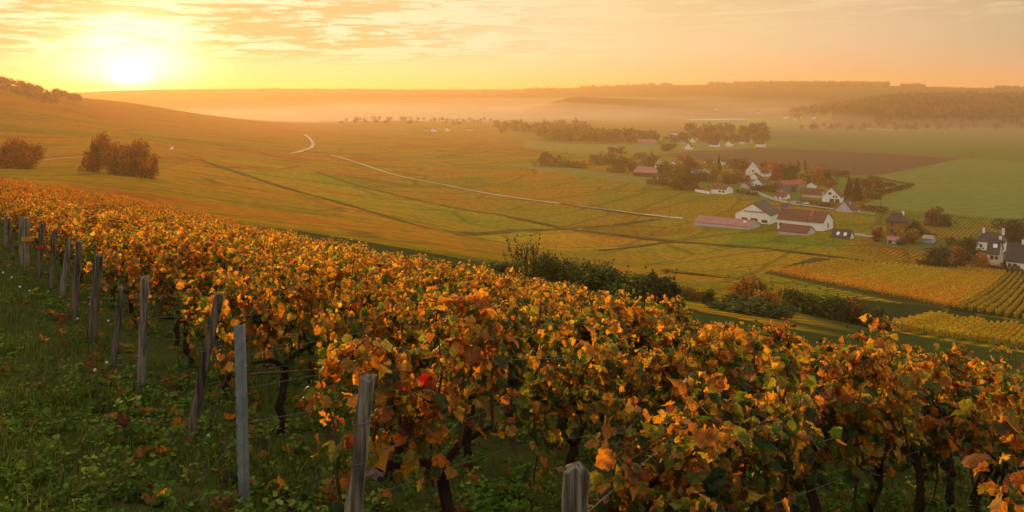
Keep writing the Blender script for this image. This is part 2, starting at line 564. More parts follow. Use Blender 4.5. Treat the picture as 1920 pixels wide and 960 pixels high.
# vineyard plots: long narrow strips, each at its own stage of turning
vd = t.n('ShaderNodeTexVoronoi', {'Vector': t.scl(t.scl(flat, 1, 1, 1, R(33.4)), .016, .0045, 1), 'Scale': 1.0, 'Randomness': .85}, feature='F1')
plot = t.n('ShaderNodeSeparateColor', {0: vd.outputs['Color']})
big = t.noise(flat, .012, 4, .6)
hue = t.m('ADD', t.m('MULTIPLY', plot.outputs[0], .55), t.m('MULTIPLY', t.ss(big, .3, .7), .45))
tint = t.ramp(hue, [(.18, (.58, .92, .8)), (.40, (.95, 1.06, .9)), (.62, (1.18, 1.0, .9)), (.82, (1.02, .66, .8))])
vcol = t.mix(1.0, base, tint, 'MULTIPLY')
speck = t.noise(t.scl(rowc, .9, .22, 1), .8, 4, .7)
speck2 = t.noise(flat, .16, 3, .6)
vcol = t.mix(t.ss(speck, .42, .60, .0, .8), vcol, t.mix(1.0, vcol, (.36, .50, .55), 'MULTIPLY'))
vcol = t.mix(t.ss(speck2, .45, .7, 0, .5), vcol, t.mix(1.0, vcol, (1.45, 1.2, .9), 'MULTIPLY'))
vd2 = t.n('ShaderNodeTexVoronoi', {'Vector': t.scl(rowc, .030, .0080, 1), 'Scale': 1.0, 'Randomness': .9}, feature='DISTANCE_TO_EDGE').outputs['Distance']
vcol = t.mix(t.ss(vd2, .045, .0, 0, .55), vcol, (.060, .055, .014))
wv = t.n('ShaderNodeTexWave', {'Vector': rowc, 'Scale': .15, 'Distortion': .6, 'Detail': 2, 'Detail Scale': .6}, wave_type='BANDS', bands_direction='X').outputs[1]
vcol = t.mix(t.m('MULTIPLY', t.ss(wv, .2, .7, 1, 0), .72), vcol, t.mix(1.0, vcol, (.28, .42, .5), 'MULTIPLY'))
gn = t.noise(flat, .09, 5, .65)
gn2 = t.noise(flat, 1.2, 4, .7)
dr = t.n('ShaderNodeTexWave', {'Vector': t.scl(flat, 1, 1, 1, R(62)), 'Scale': .022, 'Distortion': 1.2, 'Detail': 2, 'Detail Scale': .8}, wave_type='BANDS', bands_direction='X').outputs[1]
base = t.mix(t.ss(dr, .15, .0, 0, .45), base, t.mix(1.0, base, (.70, .72, .75), 'MULTIPLY'))
gcol = t.mix(t.ss(gn, .35, .65, 0, .8), base, t.mix(1.0, base, (.74, .80, .8), 'MULTIPLY'))
gcol = t.mix(t.ss(gn2, .4, .65, 0, .45), gcol, t.mix(1.0, gcol, (.62, .66, .7), 'MULTIPLY'))
nearn = t.noise(pos, 2.2, 5, .65)
cfin = t.mix(vine, gcol, vcol)
b = t.n('ShaderNodeBsdfDiffuse', {'Color': cfin, 'Roughness': 0.0})
hgt = t.m('ADD', t.m('MULTIPLY', t.m('ADD', speck, t.m('MULTIPLY', wv, .5)), vine), t.m('MULTIPLY', t.m('ADD', nearn, gn2), .22))
bn = t.n('ShaderNodeBump', {'Height': hgt, 'Strength': .9, 'Distance': .5})
t.t.links.new(bn.outputs[0], b.inputs['Normal'])
finish(t, b.outputs[0])
g = mesh('ground', verts, faces, M_ground, col=colr, smooth=True)
put(g, 'rolling ground of vineyard slopes, valley floor and far hills', 'ground', kind='structure')

# ------------------------------------------------------------------ air
hz, t = newmat('haze_air')
t.n('ShaderNodeOutputMaterial', {'Volume': t.n('ShaderNodeVolumePrincipled', {'Color': (.93, .63, .34, 1), 'Density': 2.1e-4, 'Anisotropy': .50}).outputs[0]})
HB = 9300
print('TZ', TZ.min(), TZ.max())
ZB, ZT = float(TZ.min()) - 1.0, max(float(TZ.max()), 0) + 14.0
put(MB().box(-HB, HB, -HB, HB, ZB, ZT).build('haze', hz), 'thin golden morning haze filling the valley air', 'haze', kind='stuff')


def mist(name, label, centre, size, dens, yaw=0.0, seed=0, lumps=.3):
    mt, q = newmat(name)
    q.n('ShaderNodeOutputMaterial', {'Volume': q.n('ShaderNodeVolumePrincipled', {'Color': (1.0, .84, .68, 1), 'Density': dens, 'Anisotropy': .30}).outputs[0]})
    r_ = np.random.default_rng(seed)
    nu, nv = 72, 16
    ph = r_.uniform(0, 6.28, 12)
    vs, fs = [], []
    for a in range(nv + 1):
        v_ = math.pi * a / nv
        for b_ in range(nu):
            u_ = 2 * math.pi * b_ / nu
            k = 1 + lumps * (.5 * math.sin(3 * u_ + ph[0]) + .35 * math.sin(7 * u_ + ph[1]) + .25 * math.sin(13 * u_ + ph[2] + 3 * v_)) * math.sin(v_)
            x_, y_ = math.cos(u_) * math.sin(v_) * k, math.sin(u_) * math.sin(v_) * k
            z_ = math.cos(v_)
            if z_ > 0:
                z_ *= 1 + lumps * (math.sin(9 * x_ + ph[3]) * .5 + math.sin(17 * x_ + 5 * y_ + ph[4]) * .4 + math.sin(31 * x_ + ph[5]) * .25)
            vs.append((x_ * size[0], y_ * size[1], z_ * size[2]))
    for a in range(nv):
        for b_ in range(nu):
            fs.append((a * nu + b_, (a + 1) * nu + b_, (a + 1) * nu + (b_ + 1) % nu, a * nu + (b_ + 1) % nu))
    o = mesh(name, vs, fs, mt, smooth=True)
    o.location = centre
    o.rotation_euler = (0, 0, yaw)
    return put(o, label, 'mist', kind='stuff')


def at_depth(px, py, d):
    return ((px - CX) / F * d, d, -(py - HY) / F * d)


mist('valley_mist', 'bank of pale mist lying along the foot of the far ridge', at_depth(820, 222, 2900), (1150, 520, 48), 1.1e-3, R(4), 3)
for k_, (yy, ry, rz, dd) in enumerate([(2450, 1350, 30, 6e-4), (3100, 1350, 44, 4e-4), (3500, 1050, 58, 3.2e-4)]):
    mist('valley_mist', ['shallow mist spread over the far valley floor', 'deeper mist gathered towards the far ridge', 'thickest mist banked against the foot of the far ridge'][k_], (1300, yy, -86), (3000, ry, rz), dd, 0, 11 + k_, .10)
mist('valley_mist', 'mist lying in the hollow before the last ridge', at_depth(1250, 200, 3750), (2100, 330, 46), 8e-4, R(0), 21, .2)
mist('valley_mist', 'thin white mist ribbon over the green fields', at_depth(1660, 256, 1750), (680, 170, 11), 7.5e-3, R(-8), 5, .35)
mist('valley_mist', 'broad faint mist in the valley below the wooded hill', at_depth(1350, 232, 2500), (1100, 320, 26), 2.2e-3, R(0), 9)


# ------------------------------------------------------------------ roads and paths draped on the ground
def smooth_line(pts, n=8):
    pts = [np.array(p, float) for p in pts]
    out = []
    for k in range(len(pts) - 1):
        p0, p1, p2, p3 = pts[max(k - 1, 0)], pts[k], pts[k + 1], pts[min(k + 2, len(pts) - 1)]
        for q in range(n):
            u = q / n
            out.append(.5 * ((2 * p1) + (-p0 + p2) * u + (2 * p0 - 5 * p1 + 4 * p2 - p3) * u * u + (-p0 + 3 * p1 - 3 * p2 + p3) * u ** 3))
    out.append(pts[-1])
    return out


def ribbon(name, ppts, width, mat, label, cat, lift=.3, kind='structure', dmin=14, jit=0.0, n=10):
    wp = smooth_line([G(px, py, dmin)[:2] for px, py in ppts], n)
    vs, fs = [], []
    for k, p in enumerate(wp):
        d_ = wp[min(k + 1, len(wp) - 1)] - wp[max(k - 1, 0)]
        d_ = d_ / (np.linalg.norm(d_) + 1e-9)
        nrm = np.array([-d_[1], d_[0]])
        ww = width * (1 + jit * (random.random() - .5))
        for c_ in (-.5, -.17, .17, .5):
            q = p + nrm * ww * c_
            vs.append((q[0], q[1], float(H(q[0], q[1])) + lift))
    for k in range(len(wp) - 1):
        for c_ in range(3):
            fs.append((k * 4 + c_, k * 4 + c_ + 1, k * 4 + c_ + 5, k * 4 + c_ + 4))
    o = mesh(name, vs, fs, mat, smooth=True)
    return put(o, label, cat, kind=kind)


M_chalk = simple('chalk_track', (.50, .41, .32), .95, .35, .05)
M_tarmac = simple('pale_tarmac', (.30, .27, .25), .9, .25, .08)
M_verge_shade = simple('grass_verge_shade', (.080, .085, .020), .95, .5, .12)  # dark green holds both grass and the shaded sides of the vine blocks
ROADS = [
    ([(548, 287), (566, 283), (586, 274), (583, 262), (571, 252)], 4.0, 'white chalk track bending round the far vineyard slope'),
    ([(620, 291), (660, 302), (740, 328), (830, 346), (920, 364), (1050, 382)], 3.6, 'long white chalk track curving between the valley vineyards'),
    ([(1050, 382), (1130, 392), (1205, 402)], 1.6, 'faint end of the white chalk track through the vines'),
    ([(1205, 402), (1250, 407), (1280, 410)], 4.5, 'short bright piece of track beside the lone pole'),
    ([(815, 432), (835, 435), (857, 438)], 3.2, 'short pale track at the meeting of two grass verges'),
    ([(1040, 431), (1065, 430), (1090, 430)], 2.6, 'small pale track crossing at the corner of a plot'),
    ([(70, 303), (110, 298), (175, 293)], 1.2, 'pale track joining the two groves under the hill'),
]
for pts, wd, lb in ROADS:
    ribbon('path', pts, wd, M_chalk, lb, 'path')
ribbon('road', [(1368, 331), (1385, 340), (1405, 352), (1424, 364), (1446, 372), (1475, 381), (1530, 388), (1600, 397), (1640, 402)], 6.0, M_tarmac, 'pale village road running between the white houses', 'road')
ribbon('road', [(1598, 438), (1612, 441), (1636, 446)], 7.0, M_tarmac, 'grey driveway beside the dark skylight roof', 'road')
ribbon('road', [(1310, 318), (1325, 322), (1335, 328)], 5.0, M_tarmac, 'pale lane between the gable house and the conifer', 'road')
VERGES = [  # grassy tracks whose dark colour also paints shade along the vine blocks
    ([(372, 300), (480, 335), (560, 360), (620, 376), (720, 405), (800, 428), (860, 438)], 5.5, 'grassy track and painted vine shade dropping diagonally through the vineyards'),
    ([(860, 437), (960, 434), (1065, 430), (1140, 424), (1240, 411)], 5.0, 'strip of grass and painted vine shade running level between two plots'),
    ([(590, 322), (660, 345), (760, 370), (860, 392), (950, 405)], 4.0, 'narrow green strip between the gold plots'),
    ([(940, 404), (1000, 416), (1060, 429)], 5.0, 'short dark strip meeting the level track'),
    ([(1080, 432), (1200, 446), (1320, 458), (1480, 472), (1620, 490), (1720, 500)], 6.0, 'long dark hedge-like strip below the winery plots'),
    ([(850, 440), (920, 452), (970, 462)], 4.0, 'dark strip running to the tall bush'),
    ([(1050, 382), (1130, 394), (1240, 408)], 3.0, 'verge and painted vine shade along the end of the chalk track'),
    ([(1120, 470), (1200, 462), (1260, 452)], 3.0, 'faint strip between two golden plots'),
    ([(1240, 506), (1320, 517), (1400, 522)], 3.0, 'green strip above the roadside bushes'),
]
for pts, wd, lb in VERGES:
    ribbon('grass_path_shade', pts, wd, M_verge_shade, lb, 'grass track', lift=.35, jit=.5)

# ------------------------------------------------------------------ leaves
def leaf_shape(lod):
    if lod == 0:
        half = [(0, .10), (.16, -.10), (.34, -.06), (.47, .10), (.46, .24), (.58, .42), (.50, .56), (.38, .60), (.34, .76), (.17, .84), (0, 1.0)]
    elif lod == 1:
        half = [(0, .06), (.36, -.06), (.54, .34), (.40, .66), (.14, .84), (0, 1.0)]
    else:
        half = [(0, 0), (.45, .30), (0, 1.0)]
    out = half + [(-x, y) for x, y in reversed(half[1:-1])]
    c_ = (0, .38)
    P = np.array([c_] + out)
    n = len(out)
    if lod == 0:
        o_ = np.array(out)
        ring = np.array(c_) + (o_ - np.array(c_)) * .56
        P = np.concatenate([[c_], ring, o_])
        T = []
        for k in range(n):
            k2 = (k + 1) % n
            T += [(0, 1 + k, 1 + k2), (1 + k, 1 + n + k, 1 + n + k2), (1 + k, 1 + n + k2, 1 + k2)]
        T = np.array(T)
    elif lod == 1:
        T = np.array([(0, 1 + k, 1 + (k + 1) % n) for k in range(n)])
    else:
        P = np.array(out)
        T = np.array([(0, 1, 2), (0, 2, 3)])
    return P, T


LEAF = [leaf_shape(0), leaf_shape(1), leaf_shape(2)]


def nrmz(a):
    return a / (np.linalg.norm(a, axis=-1, keepdims=True) + 1e-9)


def make_leaves(r_, pos, tip, nrm, size, cin, cout, lod, curl=.55, fold=.5):
    P, T = LEAF[lod]
    n, k = len(pos), len(P)
    y = nrmz(tip)
    z = nrmz(nrm - (nrm * y).sum(-1, keepdims=True) * y)
    x = np.cross(y, z)
    cu = r_.normal(.18, 1, n) * curl
    fo = r_.normal(.1, .6, n) * fold
    tw = r_.normal(0, .35, n)
    lx = P[None, :, 0] * np.ones((n, 1))
    ly = P[None, :, 1] * np.ones((n, 1))
    lz = -cu[:, None] * (ly - .2) ** 2 + fo[:, None] * np.abs(lx) - .5 * np.abs(cu)[:, None] * lx ** 2 + tw[:, None] * lx * ly
    if lod == 0:
        lz = lz + r_.normal(0, .040, lz.shape)
        nr2 = (k - 1) // 2
        vein = np.where(np.arange(nr2) % 3 == 0, -.035, .045)
        lz[:, 1:1 + nr2] += vein * r_.uniform(.4, 1.8, (n, 1))
        ly = ly + r_.normal(0, .02, lz.shape)
        lx = lx + r_.normal(0, .015, lz.shape)
    V = pos[:, None] + size[:, None, None] * (lx[..., None] * x[:, None] + ly[..., None] * y[:, None] + lz[..., None] * z[:, None])
    Fc = T[None] + (np.arange(n) * k)[:, None, None]
    C = np.repeat(cout[:, None], k, 1)
    if lod == 0:
        nr2 = (k - 1) // 2
        C[:, 0] = cin
        C[:, 1:1 + nr2] = (cin * .6 + cout * .4)[:, None] * r_.uniform(.72, 1.22, (n, nr2, 1))
        brown = (r_.random((n, nr2, 1)) < .16)
        C[:, 1 + nr2:] = np.where(brown, np.array([.13, .055, .02]), C[:, 1 + nr2:] * r_.uniform(.75, 1.25, (n, nr2, 1)))
    elif lod == 1:
        C[:, 0] = cin
        C[:, 1:] *= r_.uniform(.75, 1.25, (n, k - 1, 1))
    return V.reshape(-1, 3), Fc.reshape(-1, 3), C.reshape(-1, 3)


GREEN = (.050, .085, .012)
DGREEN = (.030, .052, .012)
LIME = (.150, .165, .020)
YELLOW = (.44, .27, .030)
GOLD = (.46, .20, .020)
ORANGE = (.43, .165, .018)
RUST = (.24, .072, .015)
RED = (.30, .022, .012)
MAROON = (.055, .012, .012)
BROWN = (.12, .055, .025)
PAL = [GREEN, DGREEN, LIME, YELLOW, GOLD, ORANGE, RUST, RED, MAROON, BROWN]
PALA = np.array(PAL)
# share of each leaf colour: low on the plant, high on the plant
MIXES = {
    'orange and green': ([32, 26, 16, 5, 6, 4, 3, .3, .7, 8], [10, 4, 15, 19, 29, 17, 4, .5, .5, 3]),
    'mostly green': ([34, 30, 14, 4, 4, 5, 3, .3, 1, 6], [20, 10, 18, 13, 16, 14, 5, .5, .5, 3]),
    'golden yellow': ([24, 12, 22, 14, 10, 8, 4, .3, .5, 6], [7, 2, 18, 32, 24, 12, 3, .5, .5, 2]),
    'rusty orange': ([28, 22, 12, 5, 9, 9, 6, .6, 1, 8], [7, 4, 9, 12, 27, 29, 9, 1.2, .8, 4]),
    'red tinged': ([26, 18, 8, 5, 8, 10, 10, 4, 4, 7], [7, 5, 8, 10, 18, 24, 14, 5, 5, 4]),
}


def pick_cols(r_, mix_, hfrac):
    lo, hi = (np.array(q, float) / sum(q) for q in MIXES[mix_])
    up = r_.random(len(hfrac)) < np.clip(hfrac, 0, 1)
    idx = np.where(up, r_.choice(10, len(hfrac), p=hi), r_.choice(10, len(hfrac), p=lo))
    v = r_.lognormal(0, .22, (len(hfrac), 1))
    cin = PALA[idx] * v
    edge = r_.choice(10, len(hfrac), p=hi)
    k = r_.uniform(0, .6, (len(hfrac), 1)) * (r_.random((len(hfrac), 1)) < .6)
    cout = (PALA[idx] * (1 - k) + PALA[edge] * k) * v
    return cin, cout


def vine_leaves(r_, mix_, n, lod, canes, top, big=1.0):
    """leaves of one vine; local x runs along its row, z up"""
    ci = r_.integers(0, len(canes), n)
    u = r_.beta(1.9, .95, n)
    cane = np.array([[p for p in c_] for c_ in canes])          # (c, 5, 3)
    fidx = u * (cane.shape[1] - 1)
    i0 = np.clip(fidx.astype(int), 0, cane.shape[1] - 2)
    f = (fidx - i0)[:, None]
    p = cane[ci, i0] * (1 - f) + cane[ci, i0 + 1] * f
    side = r_.uniform(0, 2 * math.pi, n)
    out = np.stack([np.cos(side) * .7, np.sin(side), r_.normal(0, .25, n)], -1)
    pet = r_.uniform(.02, .10, n)[:, None]
    p = p + out * pet
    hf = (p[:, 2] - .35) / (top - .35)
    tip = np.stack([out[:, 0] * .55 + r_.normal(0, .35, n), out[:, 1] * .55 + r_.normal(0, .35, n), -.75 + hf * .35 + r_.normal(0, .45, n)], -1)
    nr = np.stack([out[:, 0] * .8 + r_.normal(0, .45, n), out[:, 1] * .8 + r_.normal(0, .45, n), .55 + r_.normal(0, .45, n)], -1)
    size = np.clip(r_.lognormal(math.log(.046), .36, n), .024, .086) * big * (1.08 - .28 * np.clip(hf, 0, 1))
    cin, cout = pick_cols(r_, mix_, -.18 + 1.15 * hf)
    return make_leaves(r_, p, tip, nr, size, cin, cout, lod)


def vine_frame(r_, top=1.08):
    """trunk and canes; returns (trunk MB, cane MB, cane point lists)"""
    tk, cn_ = MB(), MB()
    lean = r_.uniform(-.10, .10)
    pts = [(0, 0, -.06)]
    x_, y_ = 0, 0
    for k in range(1, 6):
        x_ += lean / 5 + r_.normal(0, .018)
        y_ += r_.normal(0, .018)
        pts.append((x_, y_, .085 * k))
    tk.tube(pts, [.036, .027, .031, .024, .028, .023], 7, jit=.35)
    tk.tube([pts[-1], (x_ + .10, y_ + .01, .49), (x_ + .26, y_, .52), (x_ + .42, y_, .53)], [.019, .016, .012, .008], 6, jit=.3)
    tk.tube([pts[-1], (x_ - .10, y_, .50), (x_ - .28, y_ + .01, .53)], [.017, .013, .008], 6, jit=.3)
    canes = []
    for k in range(9):
        bx = x_ - .42 + .98 * k / 9 + r_.normal(0, .03)
        hh = top * r_.uniform(.80, 1.06)
        dx, dy = r_.normal(0, .07), r_.normal(0, .075)
        low = .50 if k % 4 else .36
        c_ = []
        for q in range(5):
            f = q / 4
            c_.append((bx + dx * f + r_.normal(0, .012), y_ + dy * f ** 1.5 + r_.normal(0, .012), low + (hh - low) * f))
        if r_.random() < .5:
            c_[-1] = (c_[-1][0] + r_.normal(0, .10), c_[-1][1] + r_.choice([-1, 1]) * .12, c_[-1][2] - .05)
        cn_.tube(c_, [.0065, .006, .0055, .0045, .003], 5)
        canes.append(c_)
    return tk, cn_, canes


ROW_YAW = math.atan2(S2[1], S2[0])
ROW_SLOPE = math.atan((plane(*(O0 + S2)) - plane(*O0)))
ROW_GAP = 1.225
MIXN = list(MIXES)
protos = {}
pool = empty('grapevine', (0, 0, -500))
for mi, mix_ in enumerate(MIXN):
    for q in range(4):
        for lod in (0, 1):
            r_ = np.random.default_rng(100 + mi * 10 + q)
            tk, cn_, canes = vine_frame(r_)
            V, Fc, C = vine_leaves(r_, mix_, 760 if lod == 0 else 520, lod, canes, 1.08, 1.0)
            tr_ = tk.build('trunk', M_bark)
            ca_ = cn_.build('canes', M_cane)
            fo_ = mesh('foliage', V, Fc, M_leaf, col=C)
            protos[(mix_, q, lod)] = (tr_, ca_, fo_)

ROWDESC = {-2: 'row just under the viewpoint', -1: 'row behind the round-topped post stub', 0: 'row of the leaning post with the orange card',
           1: 'row of the grey steel post', 2: 'row of the slanting dark post', 3: 'row of the pale upright post',
           4: 'row of the half-hidden post', 5: 'row of the broad cracked post'}
ORD = ['first', 'second', 'third', 'fourth', 'fifth', 'sixth', 'seventh', 'eighth', 'ninth', 'tenth', 'eleventh', 'twelfth', 'thirteenth', 'fourteenth']


def choose_mix(x, y, s, t):
    n = math.sin(s * .8 + t * .45) + .8 * math.sin(t * 1.1 - s * .37 + 2) + rng.normal(0, .55)
    if s < 2.2 and t < 6:
        w_ = [.46, .36, .12, .05, .01] if n < .2 else [.50, .20, .18, .11, .01]
    elif s < 7:
        w_ = [.38, .12, .36, .12, .02] if n > 0 else [.46, .20, .14, .17, .03]
    else:
        w_ = [.34, .12, .18, .30, .06] if n > .2 else [.40, .14, .14, .29, .03]
    return MIXN[rng.choice(5, p=w_)]


used = set()
far_v = {'tr': [], 'lf': []}
n_ind = 0
lodv = {}
ROW_START = {0: .30, 1: .55, 2: .25, -1: .34, -2: .9}
for k in range(-2, 66):
    s = k * ROW_GAP
    t0 = ROW_START.get(k, .35)
    nv = int((float(row_end(s)) - t0) / .80)
    for jv in range(nv):
        t = t0 + .36 + jv * .80 + rng.normal(0, .05)
        p = O0 + s * S1 + t * S2 + rng.normal(0, .03, 2)
        z = float(H(p[0], p[1]))
        yaw = ROW_YAW + (math.pi if rng.random() < .5 else 0) + rng.normal(0, .06)
        sc_ = rng.uniform(.90, 1.07) * (1.0 if k > 0 else 1.03) * (.95 if t > 5.5 else 1.0)
        X = p[0] / max(p[1], .1)
        if p[1] < .3 or X > .78 or X < -.80 or math.hypot(*p) < 1.3:
            continue
        mix_ = choose_mix(p[0], p[1], s, t)
        if k == 0 and jv < 3:
            mix_ = ['golden yellow', 'orange and green', 'orange and green'][jv]
        q = int(rng.integers(0, 4))
        dist = math.hypot(p[0], p[1])
        if n_ind < 300:
            lod = 0 if dist < 11 else 1
            e = empty('grapevine', (p[0], p[1], z), yaw)
            e.scale = (sc_ * rng.uniform(.95, 1.1), sc_ * rng.uniform(.9, 1.15), sc_)
            for src in protos[(mix_, q, lod)]:
                if id(src) in used:
                    ch = src.copy()
                    COL.objects.link(ch)
                else:
                    ch = src
                    used.add(id(src))
                ch.parent = e
            if k in ROWDESC:
                put(e, f'{mix_} grapevine, {ORD[jv]} along the {ROWDESC[k]}'.replace('grapevine,', 'vine,'), 'grapevine', 'grapevines tied along the trellis rows')
            else:
                put(e, 'autumn grapevine among the dense rows climbing beyond the old wooden posts', 'grapevine', 'grapevines of the dense rows beyond the posts')
            n_ind += 1
        else:
            if (mix_, q) not in lodv:
                r_ = np.random.default_rng(500 + q + 10 * MIXN.index(mix_))
                tk, cn_, canes = vine_frame(r_)
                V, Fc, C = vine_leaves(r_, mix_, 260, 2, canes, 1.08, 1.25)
                lodv[(mix_, q)] = (V, Fc, C)
            V, Fc, C = lodv[(mix_, q)]
            cy, sy = math.cos(yaw), math.sin(yaw)
            VV = V * sc_
            VV = np.stack([VV[:, 0] * cy - VV[:, 1] * sy + p[0], VV[:, 0] * sy + VV[:, 1] * cy + p[1], VV[:, 2] + z], -1)
            far_v['lf'].append((VV, Fc, C * rng.lognormal(0, .12)))
for k_, (a, b_, c_) in protos.items():
    for o in (a, b_, c_):
        if id(o) not in used:
            bpy.data.objects.remove(o)
bpy.data.objects.remove(pool)


def merge(parts):
    vs, fs, cs, b_ = [], [], [], 0
    for V, Fc, C in parts:
        vs.append(V)
        fs.append(Fc + b_)
        cs.append(C)
        b_ += len(V)
    return np.concatenate(vs), np.concatenate(fs), np.concatenate(cs)


V, Fc, C = merge(far_v['lf'])
put(mesh('vine_foliage', V, Fc, M_leaf, col=C), 'mass of small orange vine leaves on the crest of the slope', 'vines', kind='stuff')

# fill the tops of the rows: long shoots that spill over the wires are part of each vine already

# ------------------------------------------------------------------ posts, wires, tags
def stake(name, top, base, d, wd, dp, mat, label, square=True, group='row-end posts of the vineyard', hcap=None):
    """top, base: photo points; d: distance"""
    bx = (base[0] - CX) / F * d
    bz = float(H(bx, d))
    tx = (top[0] - CX) / F * d
    tz = -(top[1] - HY) / F * d
    e = empty(name, (bx, d, bz))
    mb = MB()
    n = 12
    tip_ = Vector((tx - bx, 0, tz - bz))
    tip_.y = random.uniform(-.03, .03)
    a0 = random.random() * 3
    rings = []
    sides = 8 if not square else 4
    for q in range(n + 1):
        f = q / n
        c_ = Vector((0, 0, -.12)).lerp(tip_, f)
        w0 = (1.06 - .14 * f) * random.uniform(.94, 1.06)
        c_ = c_ + Vector((random.uniform(-1, 1), random.uniform(-1, 1), 0)) * wd * .05 * (1 if 0 < q < n else 0)
        ring = []
        for k in range(sides * 2):
            an = 2 * math.pi * k / (sides * 2) + math.pi / 4
            if square:
                m_ = 1 / max(abs(math.cos(an)), abs(math.sin(an)))
                m_ = min(m_, 1.2) * random.uniform(.94, 1.05)
            else:
                m_ = 1 + .07 * math.sin(3 * an + a0) + random.uniform(-.05, .05)
            ring.append(c_ + Vector((math.cos(an) * m_ * wd / 2 * w0, math.sin(an) * m_ * dp / 2 * w0, random.uniform(-.022, .012) if q == n else 0)))
        rings.append(ring)
    vs = [v for r2 in rings for v in r2]
    m2 = sides * 2
    fs = []
    for q in range(n):
        for k in range(m2):
            fs.append((q * m2 + k, q * m2 + (k + 1) % m2, (q + 1) * m2 + (k + 1) % m2, (q + 1) * m2 + k))
    # slightly domed, worn top
    vs.append(tip_ + Vector((0, 0, .014)))
    for k in range(m2):
        fs.append((n * m2 + k, n * m2 + (k + 1) % m2, len(vs) - 1))
    mb.add(vs, fs)
    mb.build('shaft', mat, e)
    # wire bands wound round the post
    wb = MB()
    for f in (.62, .80):
        wb = MB()
        c_ = Vector((0, 0, 0)).lerp(tip_, f)
        pts = []
        for k in range(13):
            an = 2 * math.pi * k / 12 + math.pi / 4
            m_ = min(1 / max(abs(math.cos(an)), abs(math.sin(an))), 1.28) if square else 1.05
            pts.append(c_ + Vector((math.cos(an) * m_ * (wd / 2 + .003), math.sin(an) * m_ * (dp / 2 + .003), .006 * math.sin(k * .9))))
        wb.tube(pts, .0022, 5, cap=False)
        wb.build('wire_band', M_wire, e)
    put(e, label, 'post', group)
    return e, Vector((bx, d, bz)), Vector((bx, d, bz)) + tip_


def dplane(px, py):
    X = (px - CX) / F
    return CAMH / ((py - HY) / F + PA * X + PB)


POSTS = {}
POSTS[-1] = stake('wooden_post', (1081, 878), (1058, 1180), 2.42, .078, .078, M_post, 'thick weathered post stub with a rounded top bound by wire', False)
POSTS[0] = stake('wooden_post', (688, 708), (640, 1010), 3.43, .068, .064, M_post, 'leaning pale weathered post beside the large orange card', False)
POSTS[2] = stake('wooden_post', (408, 556), (348, 826), dplane(348, 826), .062, .05, M_postdark, 'slanting split post leaning towards the vines behind the steel post')
POSTS[3] = stake('wooden_post', (274, 518), (262, 735), dplane(262, 735), .066, .06, M_post, 'tall pale grey upright post with a chipped top', False)
POSTS[4] = stake('wooden_post', (230, 540), (209, 686), dplane(209, 686), .05, .045, M_postdark, 'thin dark post half hidden by vine leaves')
POSTS[5] = stake('wooden_post', (187, 477), (170, 641), dplane(170, 641), .085, .07, M_postdark, 'broad cracked post with a flat top and dark foot')
POSTS[6] = stake('wooden_post', (147, 454), (136, 600), dplane(136, 600), .078, .07, M_postdark, 'dark post with a pale upper half, touching a greyer one behind')
POSTS[7] = stake('wooden_post', (132, 446), (113, 557), dplane(113, 557), .07, .06, M_post, 'greyish slanting post wrapped by yellow vine leaves')
POSTS[8] = stake('wooden_post', (101, 432), (94, 546), dplane(94, 546), .075, .06, M_postdark, 'slim brown post between the red-tagged post and the leafy one')
POSTS[9] = stake('wooden_post', (78, 419), (72, 520), dplane(72, 520), .085, .07, M_postdark, 'straight brown post with a red tag')
POSTS[10] = stake('wooden_post', (51, 408), (48, 507), dplane(48, 507), .095, .08, M_post, 'double grey post carrying a yellow tag')
POSTS[11] = stake('wooden_post', (15, 411), (24, 478), dplane(24, 478), .07, .06, M_postdark, 'small dark post leaning the other way from the rest')
POSTS[12] = stake('wooden_post', (12, 404), (10, 458), dplane(10, 458) * .95, .09, .08, M_post, 'pale post at the very end of the line of posts')
POSTS[13] = stake('wooden_post', (38, 408), (40, 500), dplane(40, 500), .07, .06, M_post, 'pale grey post standing against the double post')

# the galvanised steel post: a folded channel with punched hooks
d1 = dplane(458, 941)
bx = (458 - CX) / F * d1
bz = float(H(bx, d1))
tx, tz = (449 - CX) / F * d1, -(608 - HY) / F * d1
e = empty('steel_post', (bx, d1, bz))
sh = Vector((tx - bx, 0, tz - bz))
mb = MB()
prof = [(a_ * .72, b_ * .8) for a_, b_ in [(-.034, .026), (-.034, -.018), (-.018, -.018), (-.012, -.026), (.012, -.026), (.018, -.018), (.034, -.018), (.034, .026),
        (.0315, .026), (.0315, -.0155), (.017, -.0155), (.011, -.0235), (-.011, -.0235), (-.017, -.0155), (-.0315, -.0155), (-.0315, .026)]]
n = len(prof)
vs, fs = [], []
for q, f in enumerate((-.12, 1.0)):
    for x_, y_ in prof:
        vs.append((sh.x * f + x_, y_, sh.z * f))
for k in range(n):
    fs.append((k, (k + 1) % n, n + (k + 1) % n, n + k))
for a, b_ in ((0, 15), (1, 14), (2, 13), (3, 12), (4, 11), (5, 10), (6, 9)):
    a2, b2 = a + 1, b_ - 1
    fs.append((n + a, n + a2, n + b2, n + b_))
mb.add(vs, fs)
mb.build('channel', M_zinc, e)
mb = MB()
for k in range(11):
    f = .16 + k * .075
    for sgn in (-1, 1):
        c_ = sh * f + Vector((sgn * .0247, -.006, 0))
        MB().box(c_.x - .004, c_.x + .004, c_.y - .006, c_.y + .006, c_.z - .010, c_.z + .010).build('wire_hook', M_zinc, e)
put(e, 'slim galvanised steel post with punched edges, the only metal one', 'post', 'row-end posts of the vineyard')
POSTS[1] = (e, Vector((bx, d1, bz)), Vector((bx, d1, bz)) + sh)


def strand(name, pts, rad, label, cat, group=None):
    mb = MB()
    mb.tube(pts, rad, 5)
    return put(mb.build(name, M_wire), label, cat, group)


